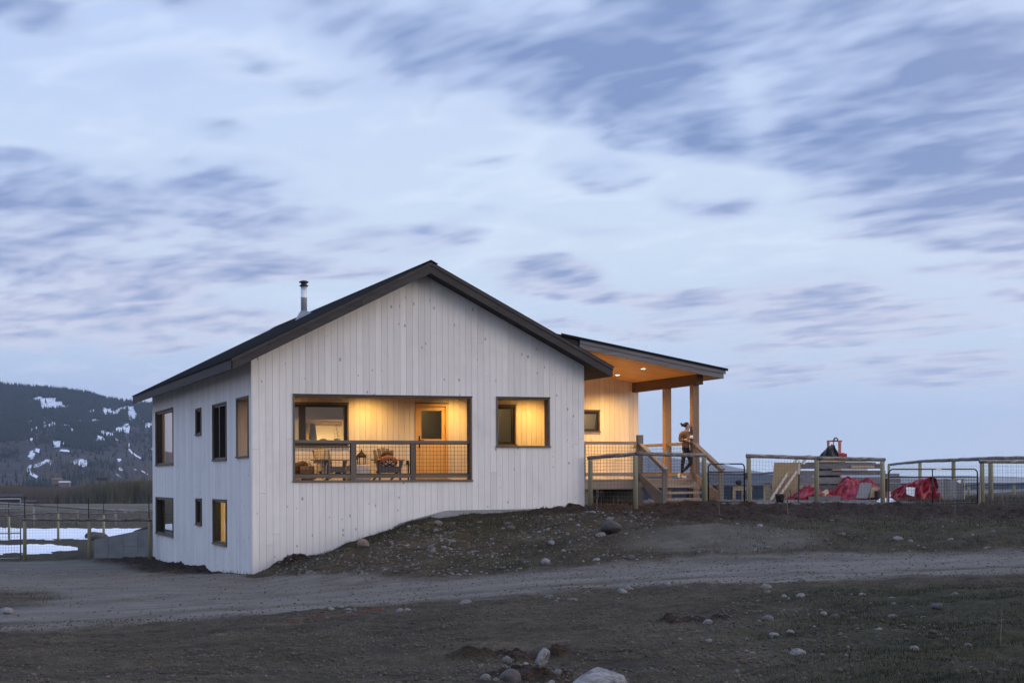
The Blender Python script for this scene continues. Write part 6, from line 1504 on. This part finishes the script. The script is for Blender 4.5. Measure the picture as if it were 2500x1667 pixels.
def samp_zone(fn, arange, vrange, boost):
    def f(n):
        a = rng.uniform(*arange, n*6); v = vrange[0]+(vrange[1]-vrange[0])*rng.rand(n*6)**.85; x, y = CX+a*v*RV[0]+v*FV[0], CY+a*v*RV[1]+v*FV[1]
        ok = rng.rand(n*6) < fn(x, y, a, v)*np.clip((fbm(x, y, 1.2, 3)-.34)*boost, 0, 1); return (a*v)[ok][:n], v[ok][:n]
    return f
gfn = lambda x, y, a, v: zones(x, y)[2]
def dfn(x, y, a, v):
    r, s, g_, yd = zones(x, y); return np.clip(1-r-s-yd, 0, 1)
def island_mat(name, c1, c2):
    m, g, b = new_mat(name); r = g.add('ShaderNodeNewGeometry').outputs['Random Per Island']; g.put(b.inputs['Base Color'], g.mix(r, c1, c2)); b.inputs['Roughness'].default_value = .8; b.inputs['Specular IOR Level'].default_value = .2; return m
MT['grass'] = island_mat('green_grass', (.012, .0145, .006), (.04, .045, .018)); MT['dry'] = island_mat('dry_grass', (.035, .029, .02), (.12, .10, .07))
grass(26000, samp_zone(gfn, (.02, .36), (9.5, 27), 4), 'near_grass', 'grass', .015, .06, .0022)
grass(9000, samp_zone(gfn, (-.16, .33), (35, 45), 4), 'slope_grass', 'grass', .03, .09, .006)
grass(11000, samp_zone(dfn, (-.36, .36), (9.5, 28), 2.6), 'near_dry_grass', 'dry', .012, .05, .0018)
grass(16000, samp_zone(dfn, (-.36, .36), (30, 58), 3), 'bank_dry_grass', 'dry', .03, .12, .006)
grass(5000, samp_zone(lambda x, y, a, v: np.ones_like(a), (.24, .36), (47, 70), 4), 'field_grass', 'dry', .05, .22, .008)
grass(9000, samp_zone(lambda x, y, a, v: np.clip(fbm(x, y, .15, 3)*2.2-.5, .15, 1), (-.37, -.2), (117, 190), 4), 'field_stubble', 'dry', .08, .25, .008)
def weed(x, y, h_, label, group, n=4, seed=0, r=.006):
    rs = random.Random(seed); z = gz(x, y); o = MB(); top = Vector((x+rs.uniform(-.2, .2)*h_, y+rs.uniform(-.1, .1)*h_, z+h_)); b = Vector((x, y, z-.05))
    o.tube([b, b.lerp(top, .5)+Vector((rs.uniform(-.05, .05), 0, 0))*h_, top], [r, r*.7, r*.35], 5)
    for k in range(n):
        t = rs.uniform(.35, .9); p = b.lerp(top, t); q = p+Vector((rs.uniform(-.28, .28), rs.uniform(-.15, .15), rs.uniform(.12, .3)))*h_; o.tube([p, q], [r*.5, r*.25], 4)
    tag(o.build('dry_stalk', 'drystalk'), label, 'weed', group)
MT['drystalk'] = plain('dry_stalk', (.22, .18, .135), .9, 0, .2)
for i, (px, v, h_, lab) in enumerate(((1456, 43.2, .75, 'tall bent dry stalk on the bank below the entry deck'), (1925, 41.6, .9, 'leafless twiggy stalk on the soil strip below the bucket'), (2388, 46.3, .9, 'tall grey stalk leaning beside the wide gate latch'), (2450, 47.5, .7, 'thin dry stalk in front of the right-hand fence'), (1757, 42.2, .55, 'small dry stalk below the narrow gate'), (2330, 42.0, .5, 'short dry stalk on the soil strip below the wide gate'), (2440, 14.5, .40, 'lone curved dry stalk in the near grass on the right'))):
    a_ = (px-1250)/3857.5; weed(*wpt(a_*v, v), h_, lab, None, 6 if i < 4 else 2, i, .007 if v > 20 else .0025)
for i in range(16): weed(random.uniform(9.9, 11.9), random.uniform(-.5, .6), random.uniform(.2, .5), 'thin dry weed under the edge of the entry deck', 'dry weeds by the deck', 3, 40+i, .005)
for i in range(12): a_ = random.gauss(.243, .012); v = random.uniform(46.5, 50); weed(*wpt(a_*v, v), random.uniform(.25, .6), 'dry weed in the tuft by the wide gate', 'dry weeds by the wide gate', 4, 70+i, .005)

# ---------------------------------------------------------------- air
hz = MB().box(-9300+CX, 9300+CX, -9300+CY, 9300+CY, -36, 480).build('haze', 'glass')
hm = bpy.data.materials.new('haze_air'); hm.use_nodes = True; ht = hm.node_tree; ht.nodes.clear()
ho = ht.nodes.new('ShaderNodeOutputMaterial'); hv = ht.nodes.new('ShaderNodeVolumePrincipled')
hv.inputs['Color'].default_value = (.54, .70, .97, 1); hv.inputs['Density'].default_value = 5.0e-5; hv.inputs['Anisotropy'].default_value = .0
ht.links.new(hv.outputs[0], ho.inputs['Volume']); hz.data.materials.clear(); hz.data.materials.append(hm); tag(hz, kind='stuff')

# a length of red cord lying on the near verge
pts = []
for i in range(26):
    t = i/25; a_ = (685+(935-685)*t-1250)/3857.5; v = 24.6+.9*t+.12*math.sin(9*t); x, y = wpt(a_*v, v); pts.append((x, y, gz(x, y)+.018))
tag(MB().tube(pts, .0055, 5).build('twine', MT.setdefault('cord', plain('red_cord_fibre', (.20, .03, .02), .8)), None, True), 'thin red twine lying on the near verge of the gravel road', 'twine')
